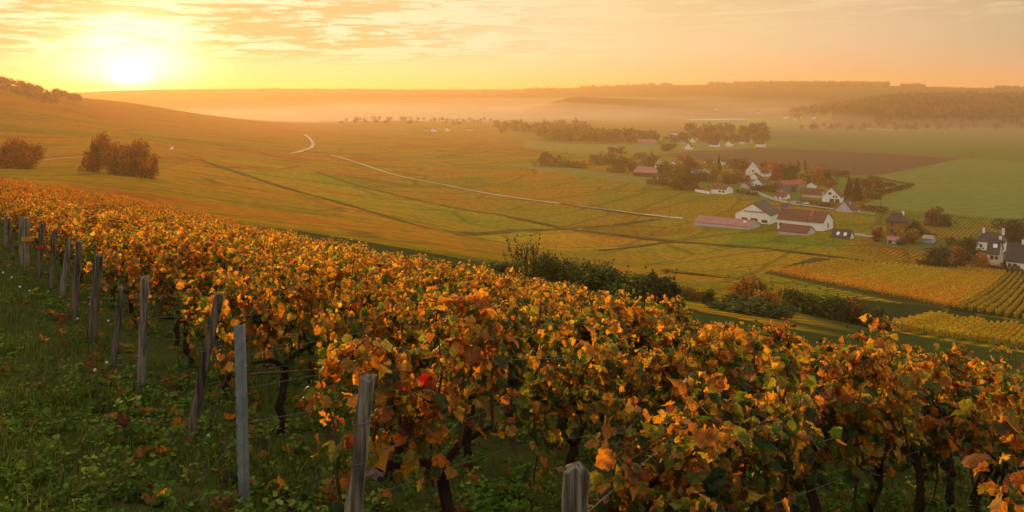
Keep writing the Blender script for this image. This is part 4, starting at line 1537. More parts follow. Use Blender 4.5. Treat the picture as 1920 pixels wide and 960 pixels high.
def house(A, B, depth, eave, ridge, wall, roof, label, name='house', gable=False, wins=(), chims=(), lights=(), hip=0.0, over=.35, cat='house', doors=(), parapet=None, beam=None, group=None):
    """A, B: photo points of the two visible base corners of one face; eave, ridge: heights in photo pixels.
    gable=True: that face is the gable end and the ridge runs away from it."""
    a, b_ = wpt(*A), wpt(*B)
    d = (a.y + b_.y) / 2
    # keep the face at one distance pair: take the lateral run, bounded turn
    k = d / F
    dv_ = b_ - a
    dy_ = max(-abs(dv_.x) * .75, min(abs(dv_.x) * .2, dv_.y))
    mid = (a + b_) / 2
    a = Vector((mid.x - dv_.x / 2, mid.y - dy_ / 2, 0))
    b_ = Vector((mid.x + dv_.x / 2, mid.y + dy_ / 2, 0))
    run = (b_ - a)
    width = run.length
    yaw = math.atan2(run.y, run.x)
    away = Vector((-math.sin(yaw), math.cos(yaw), 0))
    c_ = mid + away * depth / 2
    z = min(float(H(a.x, a.y)), float(H(b_.x, b_.y)), float(H(c_.x, c_.y)) + 1.0)
    e = empty(name, (c_.x, c_.y, z), yaw)
    he, hr = eave * k, ridge * k
    if gable:
        Lx, Wy = depth, width
        rot = Matrix.Rotation(math.pi / 2, 4, 'Z')      # ridge along local y
    else:
        Lx, Wy = width, depth
        rot = Matrix.Identity(4)

    def tf(vs):
        return [tuple(rot @ Vector(v)) for v in vs]
    x0, x1, y0, y1 = -Lx / 2, Lx / 2, -Wy / 2, Wy / 2
    mb = MB()
    if hip:
        mb.add(tf([(x0, y0, -1.5), (x1, y0, -1.5), (x1, y1, -1.5), (x0, y1, -1.5), (x0, y0, he), (x1, y0, he), (x1, y1, he), (x0, y1, he)]),
               [(0, 1, 5, 4), (1, 2, 6, 5), (2, 3, 7, 6), (3, 0, 4, 7), (4, 5, 6, 7)])
    else:
        hg = hr - .12
        mb.add(tf([(x0, y0, -1.5), (x1, y0, -1.5), (x1, y1, -1.5), (x0, y1, -1.5), (x0, y0, he), (x1, y0, he), (x1, y1, he), (x0, y1, he), (x0, 0, hg), (x1, 0, hg)]),
               [(0, 1, 5, 4), (2, 3, 7, 6), (1, 2, 6, 9, 5), (3, 0, 4, 8, 7), (4, 5, 9, 8), (6, 7, 8, 9)])
    mb.build('wall', wall, e)
    rb = MB()
    th_ = .22
    o = over
    if hip:
        hx = Lx / 2 * hip
        sl_ = (hr - he) / (Wy / 2)
        ze = he - o * sl_ * .6 + .03
        top = [(x0 - o, y0 - o, ze), (x1 + o, y0 - o, ze), (x1 + o, y1 + o, ze), (x0 - o, y1 + o, ze), (x0 + hx, 0, hr), (x1 - hx, 0, hr)]
        bot = [(p[0], p[1], p[2] - th_) for p in top[:4]]
        rb.add(tf(top + bot), [(0, 1, 5, 4), (1, 2, 5), (2, 3, 4, 5), (3, 0, 4), (0, 6, 7, 1), (1, 7, 8, 2), (2, 8, 9, 3), (3, 9, 6, 0), (9, 8, 7, 6)])
    else:
        sl_ = (hr - he) / (Wy / 2)
        ze = he - o * sl_
        for sgn in (-1, 1):
            ye = sgn * (Wy / 2 + o)
            v = [(x0 - o, 0, hr), (x1 + o, 0, hr), (x1 + o, ye, ze), (x0 - o, ye, ze)]
            v2 = [(p[0], p[1], p[2] + th_) for p in v]
            f = [(0, 1, 2, 3), (7, 6, 5, 4), (3, 2, 6, 7), (1, 0, 4, 5), (2, 1, 5, 6), (0, 3, 7, 4)]
            rb.add(tf(v + v2), f if sgn < 0 else [q[::-1] for q in f])
    ro = rb.build('roof', roof, e)
    if not hip:
        MB().add(tf([(x0 - o, -.16, hr + th_ - .02), (x1 + o, -.16, hr + th_ - .02), (x1 + o, .16, hr + th_ - .02), (x0 - o, .16, hr + th_ - .02), (x0 - o, 0, hr + th_ + .16), (x1 + o, 0, hr + th_ + .16)]),
                 [(0, 1, 5, 4), (2, 3, 4, 5), (1, 2, 5), (3, 0, 4)]).build('ridge_cap', M_ridge if roof in (M_tile, M_redroof) else roof, ro)
    # openings: (face, across 0..1, height px, width m, height m); front = the face A-B, side = the face at B
    for kind_, lst in (('window', wins), ('door', doors)):
        for face, u_, hz_, ww, hh in lst:
            if face == 'front':
                cx_, cy_, ax = -width / 2 + u_ * width, -depth / 2, 0
            else:
                cx_, cy_, ax = width / 2, -depth / 2 + u_ * depth, 1
            zc = hz_ * k
            m1, m2 = MB(), MB()
            if ax == 0:
                m1.box(cx_ - ww / 2 - .08, cx_ + ww / 2 + .08, cy_ - .05, cy_ + .02, zc - hh / 2 - .08, zc + hh / 2 + .08)
                m2.box(cx_ - ww / 2, cx_ + ww / 2, cy_ - .08, cy_ - .045, zc - hh / 2, zc + hh / 2)
            else:
                m1.box(cx_ - .02, cx_ + .05, cy_ - ww / 2 - .08, cy_ + ww / 2 + .08, zc - hh / 2 - .08, zc + hh / 2 + .08)
                m2.box(cx_ + .045, cx_ + .08, cy_ - ww / 2, cy_ + ww / 2, zc - hh / 2, zc + hh / 2)
            fr = m1.build(kind_, M_frame, e)
            m2.build('pane' if kind_ == 'window' else 'leaf', M_win if kind_ == 'window' else M_door, fr)
    for u_, v_, hh in chims:      # along the ridge 0..1, across -1..1
        X_, Y_ = x0 + u_ * Lx, v_ * Wy / 2
        zr = hr - abs(v_) * (hr - he)
        p = rot @ Vector((X_, Y_, 0))
        cm = MB().box(p.x - .5, p.x + .5, p.y - .35, p.y + .35, zr - .5, zr + hh).build('chimney', M_white, ro)
        MB().box(p.x - .56, p.x + .56, p.y - .41, p.y + .41, zr + hh + .003, zr + hh + .12).box(p.x - .25, p.x + .25, p.y - .18, p.y + .18, zr + hh + .12, zr + hh + .4).build('cap', M_ridge, cm)
    for u_, v_ in lights:          # roof lights on the camera-side slope
        X_ = x0 + u_ * Lx
        Y_ = -v_ * Wy / 2
        zr = hr + th_ - v_ * (hr - he)
        s2 = (hr - he) / (Wy / 2)
        w2, l2 = .75, .8
        vs = [(X_ - w2, Y_ - l2, zr - l2 * s2 + .05), (X_ + w2, Y_ - l2, zr - l2 * s2 + .05), (X_ + w2, Y_ + l2, zr + l2 * s2 + .05), (X_ - w2, Y_ + l2, zr + l2 * s2 + .05)]
        vs += [(p[0], p[1], p[2] - .1) for p in vs]
        MB().add(tf(vs), [(0, 1, 2, 3), (0, 4, 5, 1), (1, 5, 6, 2), (2, 6, 7, 3), (3, 7, 4, 0)]).build('skylight', M_sky, ro)
    if parapet is not None:
        X_ = x0 + parapet * Lx
        vs = []
        for dx_ in (-.35, .35):
            vs += [(X_ + dx_, -Wy / 2 - .5, he - .6), (X_ + dx_, 0, hr + .75), (X_ + dx_, Wy / 2 + .5, he - .6), (X_ + dx_, 0, hr - .3)]
        MB().add(tf(vs), [(0, 1, 3), (1, 2, 3), (4, 7, 5), (5, 7, 6), (0, 4, 5, 1), (1, 5, 6, 2), (0, 3, 7, 4), (3, 2, 6, 7)]).build('parapet', M_ridge, e)
    if beam is not None:
        u0, u1, hz_ = beam
        MB().box(-width / 2 + u0 * width, -width / 2 + u1 * width, -depth / 2 - .3, -depth / 2 - .004, hz_ * k - .28, hz_ * k + .28).build('beam', M_ridge, e)
    put(e, label, cat, group)
    return e


# the winery at the edge of the village
house((1297, 421), (1409, 432), 17, 8, 16, M_grey, M_pinkroof, 'long low shed with a faded pink sheet roof in front of the white barn', 'shed', cat='shed', lights=[(.86, .35)], wins=())
house((1379, 416), (1444, 421), 20, 17, 37, M_white, M_slate, 'tall white barn with dark slate roof and an orange beam across its gable', 'barn', True, cat='barn',
      wins=[('front', .26, 7, 3.2, 1.8), ('front', .54, 7, 4.0, 1.9), ('front', .84, 6, 3.4, 1.5)], beam=(.26, .84, 22.5))
house((1446, 425), (1558, 438), 18, 20, 36, M_white, M_tile, 'long white winery hall with brown tile roof and an orange parapet across it', 'winery_hall', cat='barn', parapet=.68,
      wins=[('front', .13, 9.5, 4.4, 1.8), ('side', .5, 11, 1.8, 2.8)], over=.5)
house((1455, 438), (1518, 443), 13, 7, 17, M_grey, M_tile, 'low grey annex with brown tile roof in front of the winery hall', 'annex', cat='shed')
house((1557, 446), (1594, 449), 8, 2.6, 15, M_white, M_slate, 'small shed under a steep black roof with two white skylights', 'shed', cat='shed', lights=[(.33, .55), (.72, .55)])
house((1462, 396), (1476, 398), 10, 9, 14, M_stone, M_slate, 'dark lean-to roof behind the tall white barn', 'lean_to', cat='shed')
# houses round the road
house((1541, 378), (1577, 381), 12, 10, 28, M_white, M_tile, 'white house with a broad gable and two dark garage doors', gable=True, wins=[('front', .42, 17, 2.0, 1.6), ('front', .62, 11.5, .9, 1.4), ('front', .76, 11.5, .9, 1.4)],
      doors=[('front', .52, 3.6, 2.8, 2.5), ('front', .80, 3.6, 2.8, 2.5)], chims=[(.45, .5, 1.2)])
house((1503, 368), (1540, 372), 9, 6, 15, M_cream, M_tile, 'low brown-roofed wing joined to the garage house', 'house_wing', wins=[])
house((1567, 396), (1597, 399), 13, 4, 21, M_grey, M_slate, 'grey gabled house with steep dark roof beside the field hedge', gable=True, chims=[(.5, -.4, 1.0)])
house((1599, 396), (1612, 397), 5, 4.5, 8, M_white, M_tile, 'small white porch on the grey gabled house', 'porch', wins=[('front', .6, 2.4, .9, 1.2)], cat='shed')
house((1661, 441), (1696, 444), 9.5, 29, 42, M_chalet, M_slate, 'tall orange-brown timber chalet with a dark hipped roof', 'chalet', hip=.55,
      wins=[('front', .32, 22, 1.2, 1.8), ('front', .32, 9, 1.4, 1.8), ('front', .68, 9, 1.5, 1.6)], doors=[('front', .5, 3.6, 1.2, 2.1)], chims=[(.8, .2, 1.8)], over=.7)
house((1659, 455), (1686, 459), 7, 6.5, 11, M_grey, M_pinkroof, 'small shed with a pale rusty roof under the timber chalet', 'shed', cat='shed', doors=[('front', .3, 2.6, 1.4, 1.4)])
house((1725, 454), (1752, 458), 8, 8, 12, M_blue, M_stone, 'pale blue metal shed between the two garden trees', 'shed', cat='shed')
house((1828, 467), (1884, 473), 11, 17, 32, M_white, M_slate, 'white house with dark hipped roof and two tall white chimneys', hip=.45, chims=[(.22, -.1, 2.2), (.92, .1, 2.6)], wins=[('front', .18, 8, .9, 1.4)])
house((1847, 492), (1876, 496), 13, 18, 42, M_cream, M_slate, 'cream house with steep dark roof behind the bright orange tree', wins=[('front', .42, 11, 1.1, 1.5), ('front', .82, 11, 1.0, 1.1)], lights=[(.62, .5)], chims=[(.97, 0, 1.4)])
house((1875, 501), (1938, 510), 13, 15, 44, M_white, M_slate, 'long dark-roofed house at the corner of the village', wins=[('front', .18, 7, 1.0, 1.4), ('front', .42, 7, 1.2, 1.4)], chims=[(.72, .0, 1.8)])
house((1332, 362), (1362, 365), 11, 9, 15, M_white, M_tile, 'low white bungalow with brown roof and paired windows by the vines', 'bungalow', wins=[('front', .60, 5, 1.6, 1.4), ('front', .84, 5, 1.6, 1.4)])
house((1362, 363), (1374, 362), 9, 8, 15, M_white, M_tile, 'white gabled end building joined to the bungalow', 'outbuilding', True, cat='shed')
house((1408, 351), (1431, 353), 11, 8, 17, M_white, M_slate, 'small white gabled house with grey roof behind the road wall', gable=True, wins=[('front', .4, 5, 1.0, 1.3), ('front', .65, 5, 1.0, 1.3)])
house((1404, 336), (1422, 337), 9, 4, 11, M_white, M_tile, 'little white gable peeping above the road house', gable=True)
house((1398, 329), (1426, 330), 15, 9, 27, M_white, M_slate, 'big steep white A-shaped gable house before the ploughed field', gable=True, wins=[('front', .5, 9, 1.6, 1.6)], lights=[(.4, .5)])
house((1427, 331), (1442, 332), 10, 7, 17, M_white, M_tile, 'narrow white house joined behind the steep gable house', wins=[('front', .5, 5, 1, 1.2)])
house((1471, 361), (1494, 359), 12, 14, 20, M_greenwall, M_redroof, 'green metal barn with a red roof', 'barn', cat='barn', doors=[('front', .7, 5, 4, 4)])
house((1448, 358), (1470, 361), 10, 6, 16, M_cream, M_tile, 'brown-roofed cottage against the green barn', wins=[('front', .7, 3, 1.0, 1.2)])
house((1494, 352), (1510, 352), 12, 8, 13, M_stone, M_redroof, 'open red-roofed lean-to behind the green barn', 'lean_to', cat='shed')
house((1188, 330), (1231, 333), 16, 8, 17, M_tile, M_pinkroof, 'long pink-roofed barn among the hazy orchard trees', 'barn', cat='barn')
house((1230, 334), (1241, 335), 6, 5, 8, M_white, M_pinkroof, 'small white store beside the pink barn', 'shed', cat='shed')
house((1233, 320), (1247, 320), 15, 8, 19, M_white, M_slate, 'white gabled house with grey roof above the pink barn', gable=True, wins=[('front', .6, 6, 1.0, 1.4)])
house((1289, 332), (1304, 333), 14, 5, 14, M_white, M_slate, 'white-edged gable house among dark trees', gable=True, wins=[('front', .5, 4, 1.2, 1.6)])
house((1353, 310), (1374, 310), 9, 6, 10, M_white, M_slate, 'pale low house with two bays before the ploughed field', wins=[('front', .5, 3, 3.5, 1.6)])
for px, py, w_, ev, rd, wl, rf, gb, lb in [
    (1418, 319, 13, 5, 9, M_white, M_tile, True, 'small white gable behind the steep gable house'),
    (1376, 321, 15, 5, 8, M_cream, M_tile, False, 'cream cottage between the conifer and the dark red tree'),
    (1438, 349, 16, 6, 11, M_white, M_tile, False, 'white cottage between the road gable and the brown cottage'),
    (1312, 322, 14, 5, 9, M_white, M_tile, False, 'white house with brown roof beyond the russet tree'),
    (1262, 312, 12, 5, 10, M_white, M_slate, True, 'hazy white gable behind the yellowing tree'),
    (1328, 306, 16, 4, 8, M_white, M_slate, False, 'long white house at the near edge of the ploughed field'),
    (1284, 303, 12, 4, 8, M_cream, M_tile, True, 'cream gable at the corner of the ploughed field'),
    (1350, 262, 12, 5, 9, M_white, M_tile, True, 'hazy white gable behind the hamlet clump'),
    (1388, 270, 14, 5, 8, M_white, M_slate, False, 'hazy white house in the middle of the hamlet trees'),
    (1410, 268, 12, 5, 9, M_cream, M_tile, True, 'hazy cream gable near the end of the hamlet'),
    (1278, 270, 11, 5, 9, M_white, M_tile, True, 'hazy white gable left of the hamlet trees'),
    (1525, 223, 10, 4, 6, M_white, M_tile, False, 'last white house of the far town'),
    (1490, 226, 11, 4, 7, M_cream, M_tile, True, 'cream gabled house below the far town'),
    (1290, 280, 13, 4, 12, M_white, M_slate, True, 'hazy white gable house at the edge of the hamlet'),
    (1298, 267, 9, 4, 9, M_white, M_tile, True, 'small hazy house above the hamlet gable'),
    (1306, 261, 9, 5, 9, M_white, M_slate, True, 'topmost hazy white house of the hamlet'),
    (1320, 264, 8, 4, 7, M_cream, M_tile, False, 'little cream house beside the topmost one'),
    (1338, 275, 18, 4, 9, M_white, M_slate, False, 'white house with long dark roof beyond the ploughed field'),
    (1366, 274, 12, 5, 10, M_white, M_tile, True, 'white gable house between trees beyond the ploughed field'),
    (1366, 266, 10, 4, 6, M_white, M_slate, False, 'small flat white house behind the gable between trees'),
    (1425, 275, 16, 5, 9, M_white, M_tile, False, 'white house closing the hamlet by the green field'),
    (1212, 272, 34, 5, 11, M_stone, M_pinkroof, False, 'hazy reddish farm building left of the hamlet'),
    (1228, 261, 18, 3, 5, M_white, M_pinkroof, False, 'low pale shed above the reddish farm'),
    (1266, 253, 16, 4, 6, M_white, M_slate, False, 'pale row house in the haze beside the tree belt'),
    (1258, 259, 7, 4, 7, M_white, M_tile, True, 'tiny white gable left of the pale row house'),
    (1080, 263, 26, 3, 6, M_stone, M_pinkroof, False, 'faint pinkish roof under the hazy tree belt'),
    (812, 247, 9, 4, 7, M_white, M_tile, True, 'faint white house in the mist at the ridge foot'),
    (838, 246, 7, 4, 7, M_white, M_tile, True, 'second faint house in the mist beside a tree'),
    (798, 246, 6, 4, 6, M_cream, M_tile, False, 'tiny cream house in the mist left of the white one'),
    (880, 245, 10, 3, 5, M_cream, M_tile, False, 'low faint house in the mist near the tree belt'),
    (1472, 222, 12, 4, 7, M_white, M_tile, False, 'white house of the far town under the hill'),
    (1484, 219, 9, 4, 7, M_white, M_slate, True, 'gabled house of the far town under the hill'),
    (1500, 221, 12, 4, 6, M_white, M_tile, False, 'wide house of the far town nearest the wooded hill'),
    (1512, 220, 14, 4, 6, M_white, M_pinkroof, False, 'pink-roofed house of the far town'),
    (1344, 206, 8, 3, 6, M_white, M_tile, False, 'tiny house high on the misty far slope'),
    (1420, 213, 8, 3, 6, M_cream, M_tile, False, 'tiny cream house on the misty far slope'),
    (320, 280, 7, 3.5, 6, M_white, M_pinkroof, False, 'small bright hut on the sunlit hillside track'),
]:
    house((px - w_ / 2, py), (px + w_ / 2, py + w_ * .03), 9, ev, rd, wl, rf, lb, gable=gb)
house((1296, 230), (1401, 231), 60, 6, 7.5, M_stone, M_grey, 'very long white warehouse in the mist across the valley', 'warehouse', cat='warehouse')

# garden walls and hedges
def strip_thing(name, pts, h, wd, mat, label, cat):
    wp = [wpt(*p) for p in pts]
    e = None
    mb = MB()
    o_ = wp[0]
    for k in range(len(wp) - 1):
        a, b_ = wp[k] - o_, wp[k + 1] - o_
        d_ = (b_ - a)
        d_.z = 0
        n_v = Vector((-d_.y, d_.x, 0)).normalized() * wd / 2
        vs = [a - n_v + Vector((0, 0, -.5)), b_ - n_v + Vector((0, 0, -.5)), b_ + n_v + Vector((0, 0, -.5)), a + n_v + Vector((0, 0, -.5))]
        vs += [a - n_v + Vector((0, 0, h)), b_ - n_v + Vector((0, 0, h)), b_ + n_v + Vector((0, 0, h)), a + n_v + Vector((0, 0, h))]
        mb.add(vs, [(0, 1, 5, 4), (1, 2, 6, 5), (2, 3, 7, 6), (3, 0, 4, 7), (4, 5, 6, 7)])
    e = empty(name, o_)
    mb.build('wall', mat, e)
    cp = MB()
    for k in range(len(wp) - 1):
        a, b_ = wp[k] - o_ + Vector((0, 0, h + .004)), wp[k + 1] - o_ + Vector((0, 0, h + .004))
        d_ = b_ - a
        n_v = Vector((-d_.y, d_.x, 0)).normalized() * (wd / 2 + .08)
        vs = [a - n_v, b_ - n_v, b_ + n_v, a + n_v]
        vs += [v + Vector((0, 0, .12)) for v in vs]
        cp.add(vs, [(0, 1, 5, 4), (1, 2, 6, 5), (2, 3, 7, 6), (3, 0, 4, 7), (4, 5, 6, 7)])
    cp.build('coping', M_ridge, e)
    put(e, label, cat)


house((1452, 372), (1474, 374), 9, 5, 11, M_white, M_tile, 'white cottage with brown roof inside the road bend', wins=[('front', .3, 3, 1, 1.2), ('front', .7, 3, 1, 1.2)])
house((1512, 352), (1530, 353), 9, 5, 11, M_white, M_slate, 'white house with grey roof behind the low wing', gable=True)
house((1388, 352), (1402, 353), 8, 5, 10, M_cream, M_tile, 'cream house beside the upper road wall', gable=True)
strip_thing('garden_wall', [(1303, 359), (1331, 364)], 2.0, .4, M_white, 'white garden wall joined to the bungalow', 'wall')
strip_thing('garden_wall', [(1374, 338), (1394, 341), (1412, 343)], 2.0, .4, M_cream, 'cream garden wall along the upper village road', 'wall')
strip_thing('garden_wall', [(1408, 363), (1424, 367)], 2.2, .4, M_cream, 'short cream wall at the road bend', 'wall')
strip_thing('garden_wall', [(1457, 376), (1478, 383)], 1.8, .4, M_cream, 'low wall curving beside the road near the parked cars', 'wall')
strip_thing('garden_wall', [(1846, 497), (1875, 503)], 1.4, .4, M_stone, 'low stone wall behind the bright orange tree', 'wall')


def hedge(pts, h, wd, tone, label, n=900, leaf=.55):
    wp = [wpt(*p) for p in pts]
    r_ = np.random.default_rng(len(label))
    seg = r_.integers(0, len(wp) - 1, n)
    u = r_.random(n)
    P0 = np.array([list(p) for p in wp])
    p = P0[seg] * (1 - u[:, None]) + P0[seg + 1] * u[:, None]
    off = r_.normal(0, wd * .35, (n, 2))
    x_, y_ = p[:, 0] + off[:, 0], p[:, 1] + off[:, 1]
    z_ = H(x_, y_) + r_.random(n) ** .7 * h * (1 + .12 * np.sin(u * 30))
    pal = np.array(TREECOL[tone])
    cc_ = pal[r_.integers(0, len(pal), n)] * r_.lognormal(0, .3, (n, 1))
    nr = nrmz(np.stack([off[:, 0], off[:, 1] - .6, np.full(n, .6)], -1) + r_.normal(0, .5, (n, 3)))
    V, Fc, C = make_leaves(r_, np.stack([x_, y_, z_], -1), r_.normal(0, 1, (n, 3)), nr, r_.uniform(.6, 1.3, n) * leaf, cc_, cc_, 2)
    put(mesh('hedge', V, Fc, M_tree, col=C), label, 'hedge')


hedge([(1214, 345), (1250, 349), (1284, 354)], 4.0, 4, 'dark', 'dark hedge below the pink-roofed barn', 1100, 1.0)
hedge([(1600, 379), (1640, 368), (1680, 358), (1712, 350)], 3.2, 3, 'dark', 'long dark hedge slanting into the green field', 1500, .9)
hedge([(1612, 394), (1640, 397), (1664, 400)], 4.0, 2.5, 'dark', 'clipped dark hedge beside the grey gabled house', 900, .7)
hedge([(1380, 361), (1404, 365), (1422, 368)], 2.6, 2.5, 'dark', 'dark hedge between bungalow and road bend', 700, .7)
hedge([(1500, 379), (1530, 383), (1566, 390)], 2.4, 3.5, 'brown', 'brownish hedge behind the parked cars', 900, .7)
hedge([(1640, 334), (1680, 342), (1712, 349)], 1.6, 2, 'brown', 'thin hedge closing the far side of the garden field', 700, .7)
hedge([(1722, 500), (1745, 503), (1790, 506)], 2.4, 3, 'dark', 'low dark hedge under the two big garden trees', 900, .6)
hedge([(1852, 506), (1880, 511), (1925, 517)], 2.0, 2, 'dark', 'low garden hedge in front of the corner house', 800, .5)

# trees, each at its photo foot: (column, foot row, height px, width px, style, colour, label)
TREES = [
    (1025, 312, 27, 38, 'round', 'olive', 'broad hazy tree alone at the tip of the pale meadow'),
    (1060, 313, 15, 32, 'bush', 'olive', 'low shrub clump beside the broad meadow tree'),
    (1086, 314, 13, 34, 'bush', 'gold', 'yellowish shrub clump along the pale meadow'),
    (1118, 309, 20, 30, 'round', 'brown', 'brown tree in the hazy orchard'),
    (1141, 308, 21, 26, 'round', 'olive', 'olive tree beside the brown orchard tree'),
    (1164, 323, 28, 36, 'round', 'olive', 'full tree left of the pink-roofed barn'),
    (1186, 322, 20, 24, 'round', 'brown', 'small brown tree touching the pink barn'),
    (1149, 289, 14, 18, 'round', 'brown', 'small round tree in the meadow, left of a pair'),
    (1163, 289, 14, 17, 'round', 'brown', 'small round tree in the meadow, right of a pair'),
    (1198, 296, 11, 18, 'bush', 'brown', 'low brown shrub at the ploughed field corner'),
    (1208, 306, 22, 24, 'round', 'gold', 'golden tree behind the pink barn'),
    (1224, 312, 20, 22, 'round', 'olive', 'olive tree squeezed behind the barn roof'),
    (1222, 298, 14, 9, 'cone', 'dark', 'small dark conifer behind the barn'),
    (1250, 283, 15, 26, 'round', 'olive', 'leaning meadow tree below the reddish farm'),
    (1247, 340, 34, 30, 'round', 'olive', 'tall olive tree hiding the white gabled house'),
    (1272, 336, 28, 26, 'round', 'gold', 'yellowing tree between the two gables'),
    (1276, 355, 32, 44, 'round', 'olive', 'wide olive tree at the vineyard edge'),
    (1298, 356, 34, 36, 'round', 'dark', 'wide dark tree at the vineyard edge'),
    (1292, 326, 32, 38, 'round', 'russet', 'large russet tree behind the white-edged gable'),
    (1318, 340, 17, 24, 'round', 'dark', 'dark round shrub beside the white-edged gable'),
    (1348, 326, 34, 13, 'cone', 'dark', 'slim dark conifer standing in the village'),
    (1341, 340, 32, 24, 'round', 'gold', 'golden tree under the slim conifer'),
    (1360, 336, 16, 16, 'round', 'orange', 'small bright orange tree by the lane'),
    (1385, 328, 30, 34, 'round', 'russet', 'dark red tree beside the steep gable house'),
    (1378, 342, 18, 42, 'bush', 'brown', 'brown shrubs behind the cream road wall'),
    (1405, 326, 20, 12, 'cone', 'brown', 'brown narrow tree before the steep gable'),
    (1452, 338, 34, 24, 'round', 'scarlet', 'bright red tree behind the green barn'),
    (1466, 334, 26, 20, 'round', 'olive', 'olive tree right behind the red one'),
    (1484, 338, 26, 34, 'round', 'dark', 'dark green tree beyond the green barn roof'),
    (1482, 318, 14, 14, 'round', 'orange', 'small orange tree at the ploughed field edge'),
    (1497, 323, 20, 9, 'column', 'olive', 'narrow poplar at the ploughed field edge'),
    (1510, 323, 20, 9, 'column', 'gold', 'golden narrow poplar at the ploughed field edge'),
    (1532, 346, 36, 24, 'round', 'orange', 'tall orange tree behind the low wing'),
    (1551, 342, 24, 26, 'round', 'dark', 'dark tree next to the tall orange one'),
    (1570, 330, 12, 16, 'round', 'gold', 'small yellow tree behind the garage house'),
    (1584, 332, 12, 18, 'round', 'russet', 'small russet tree at the green field corner'),
    (1440, 359, 18, 30, 'bush', 'olive', 'yellow-green shrub before the brown cottage'),
    (1420, 358, 14, 22, 'bush', 'dark', 'dark shrub under the small road gable'),
    (1560, 350, 16, 22, 'bush', 'gold', 'golden shrub behind the garage house roof'),
    (1592, 376, 40, 26, 'cone', 'dark', 'big dark conifer right of the garage house'),
    (1607, 376, 38, 24, 'cone', 'dark', 'second big conifer, nearer the hedge'),
    (1624, 362, 26, 26, 'round', 'gold', 'yellowing tree right of the conifers'),
    (1640, 358, 28, 32, 'round', 'olive', 'rounded olive tree nearest the slanting hedge'),
    (1668, 349, 10, 20, 'bush', 'russet', 'low russet shrub inside the slanting hedge'),
    (1546, 388, 10, 16, 'bush', 'green', 'green shrub before the garage doors'),
    (1644, 453, 22, 22, 'round', 'russet', 'dark red tree beside the driveway'),
    (1650, 436, 10, 10, 'round', 'dark', 'small dark tree behind the dark red one'),
    (1718, 444, 30, 36, 'round', 'green', 'green tree right of the timber chalet'),
    (1712, 456, 24, 38, 'round', 'gold', 'yellow-green tree in front of the chalet garden'),
    (1691, 460, 14, 16, 'bush', 'dark', 'dark shrub beside the rusty-roofed shed'),
    (1750, 424, 34, 30, 'round', 'brown', 'tall dark brown tree at the corner of the green field'),
    (1773, 424, 22, 28, 'round', 'dark', 'lower dark tree beside the tall brown one'),
    (1784, 462, 18, 16, 'round', 'green', 'small street tree with a thin trunk'),
    (1762, 504, 42, 46, 'round', 'dark', 'large dark garden tree above the striped plot'),
    (1802, 504, 38, 44, 'round', 'russet', 'large garden tree turning orange at the top'),
    (1816, 482, 34, 36, 'round', 'dark', 'dark evergreen behind the orange garden tree'),
    (1842, 505, 32, 26, 'round', 'orange', 'brilliant orange tree before the cream house'),
    (1906, 455, 44, 54, 'round', 'dark', 'huge dark tree behind the chimneyed house'),
    (1884, 508, 20, 11, 'cone', 'dark', 'small dark cypress before the corner house'),
    (1900, 512, 18, 20, 'bush', 'russet', 'reddish shrub before the corner house'),
    (1862, 509, 11, 22, 'bush', 'dark', 'dark shrub under the cream house wall'),
    (16, 316, 54, 54, 'round', 'ember', 'dark russet tree at the start of the first grove'),
    (40, 316, 48, 44, 'round', 'ember', 'middle tree of the first grove, between two others'),
    (58, 315, 44, 40, 'round', 'ember', 'reddish tree ending the first grove'),
    (182, 322, 70, 36, 'round', 'ember', 'tallest tree heading the second grove'),
    (206, 326, 60, 40, 'round', 'ember', 'second tree of the second grove'),
    (230, 329, 58, 44, 'round', 'ember', 'middle russet tree of the second grove'),
    (252, 331, 66, 50, 'round', 'ember', 'rounded high tree of the second grove'),
    (274, 333, 46, 36, 'round', 'ember', 'lowest reddish tree ending the second grove'),
    (1402, 344, 14, 14, 'round', 'gold', 'small golden tree between two road gables'),
    (1366, 345, 14, 20, 'bush', 'olive', 'olive shrub on the bank above the bungalow'),
    (1432, 322, 18, 16, 'round', 'olive', 'olive tree beside the narrow joined house'),
    (1330, 314, 16, 22, 'round', 'gold', 'yellow tree in front of the ploughed field houses'),
    (1520, 344, 16, 22, 'round', 'olive', 'low olive tree left of the tall orange one'),
    (1608, 346, 16, 26, 'bush', 'gold', 'golden shrubs at the top of the garden field'),
    (1640, 372, 12, 22, 'bush', 'olive', 'olive shrub close to the slanting hedge'),
    (1740, 446, 14, 20, 'bush', 'olive', 'olive shrub behind the pale blue shed'),
    (968, 244, 18, 8, 'cone', 'dark', 'pointed conifer rising out of the hazy tree belt'),
    (1079, 246, 13, 9, 'cone', 'dark', 'second pointed tree on the hazy belt'),
]
for k, (px, py, h_, w_, sty, tn, lb) in enumerate(TREES):
    p = wpt(px, py)
    kk = p.y / F
    big_ = h_ > 38
    tree('tree' if sty != 'bush' else 'shrub', p, h_ * kk * 1.08, w_ * kk * 1.25, sty, tn, lb, None, 3200 if big_ else 1300, .055 if big_ else .080, k % 3, .06, 'tree' if sty != 'bush' else 'shrub')

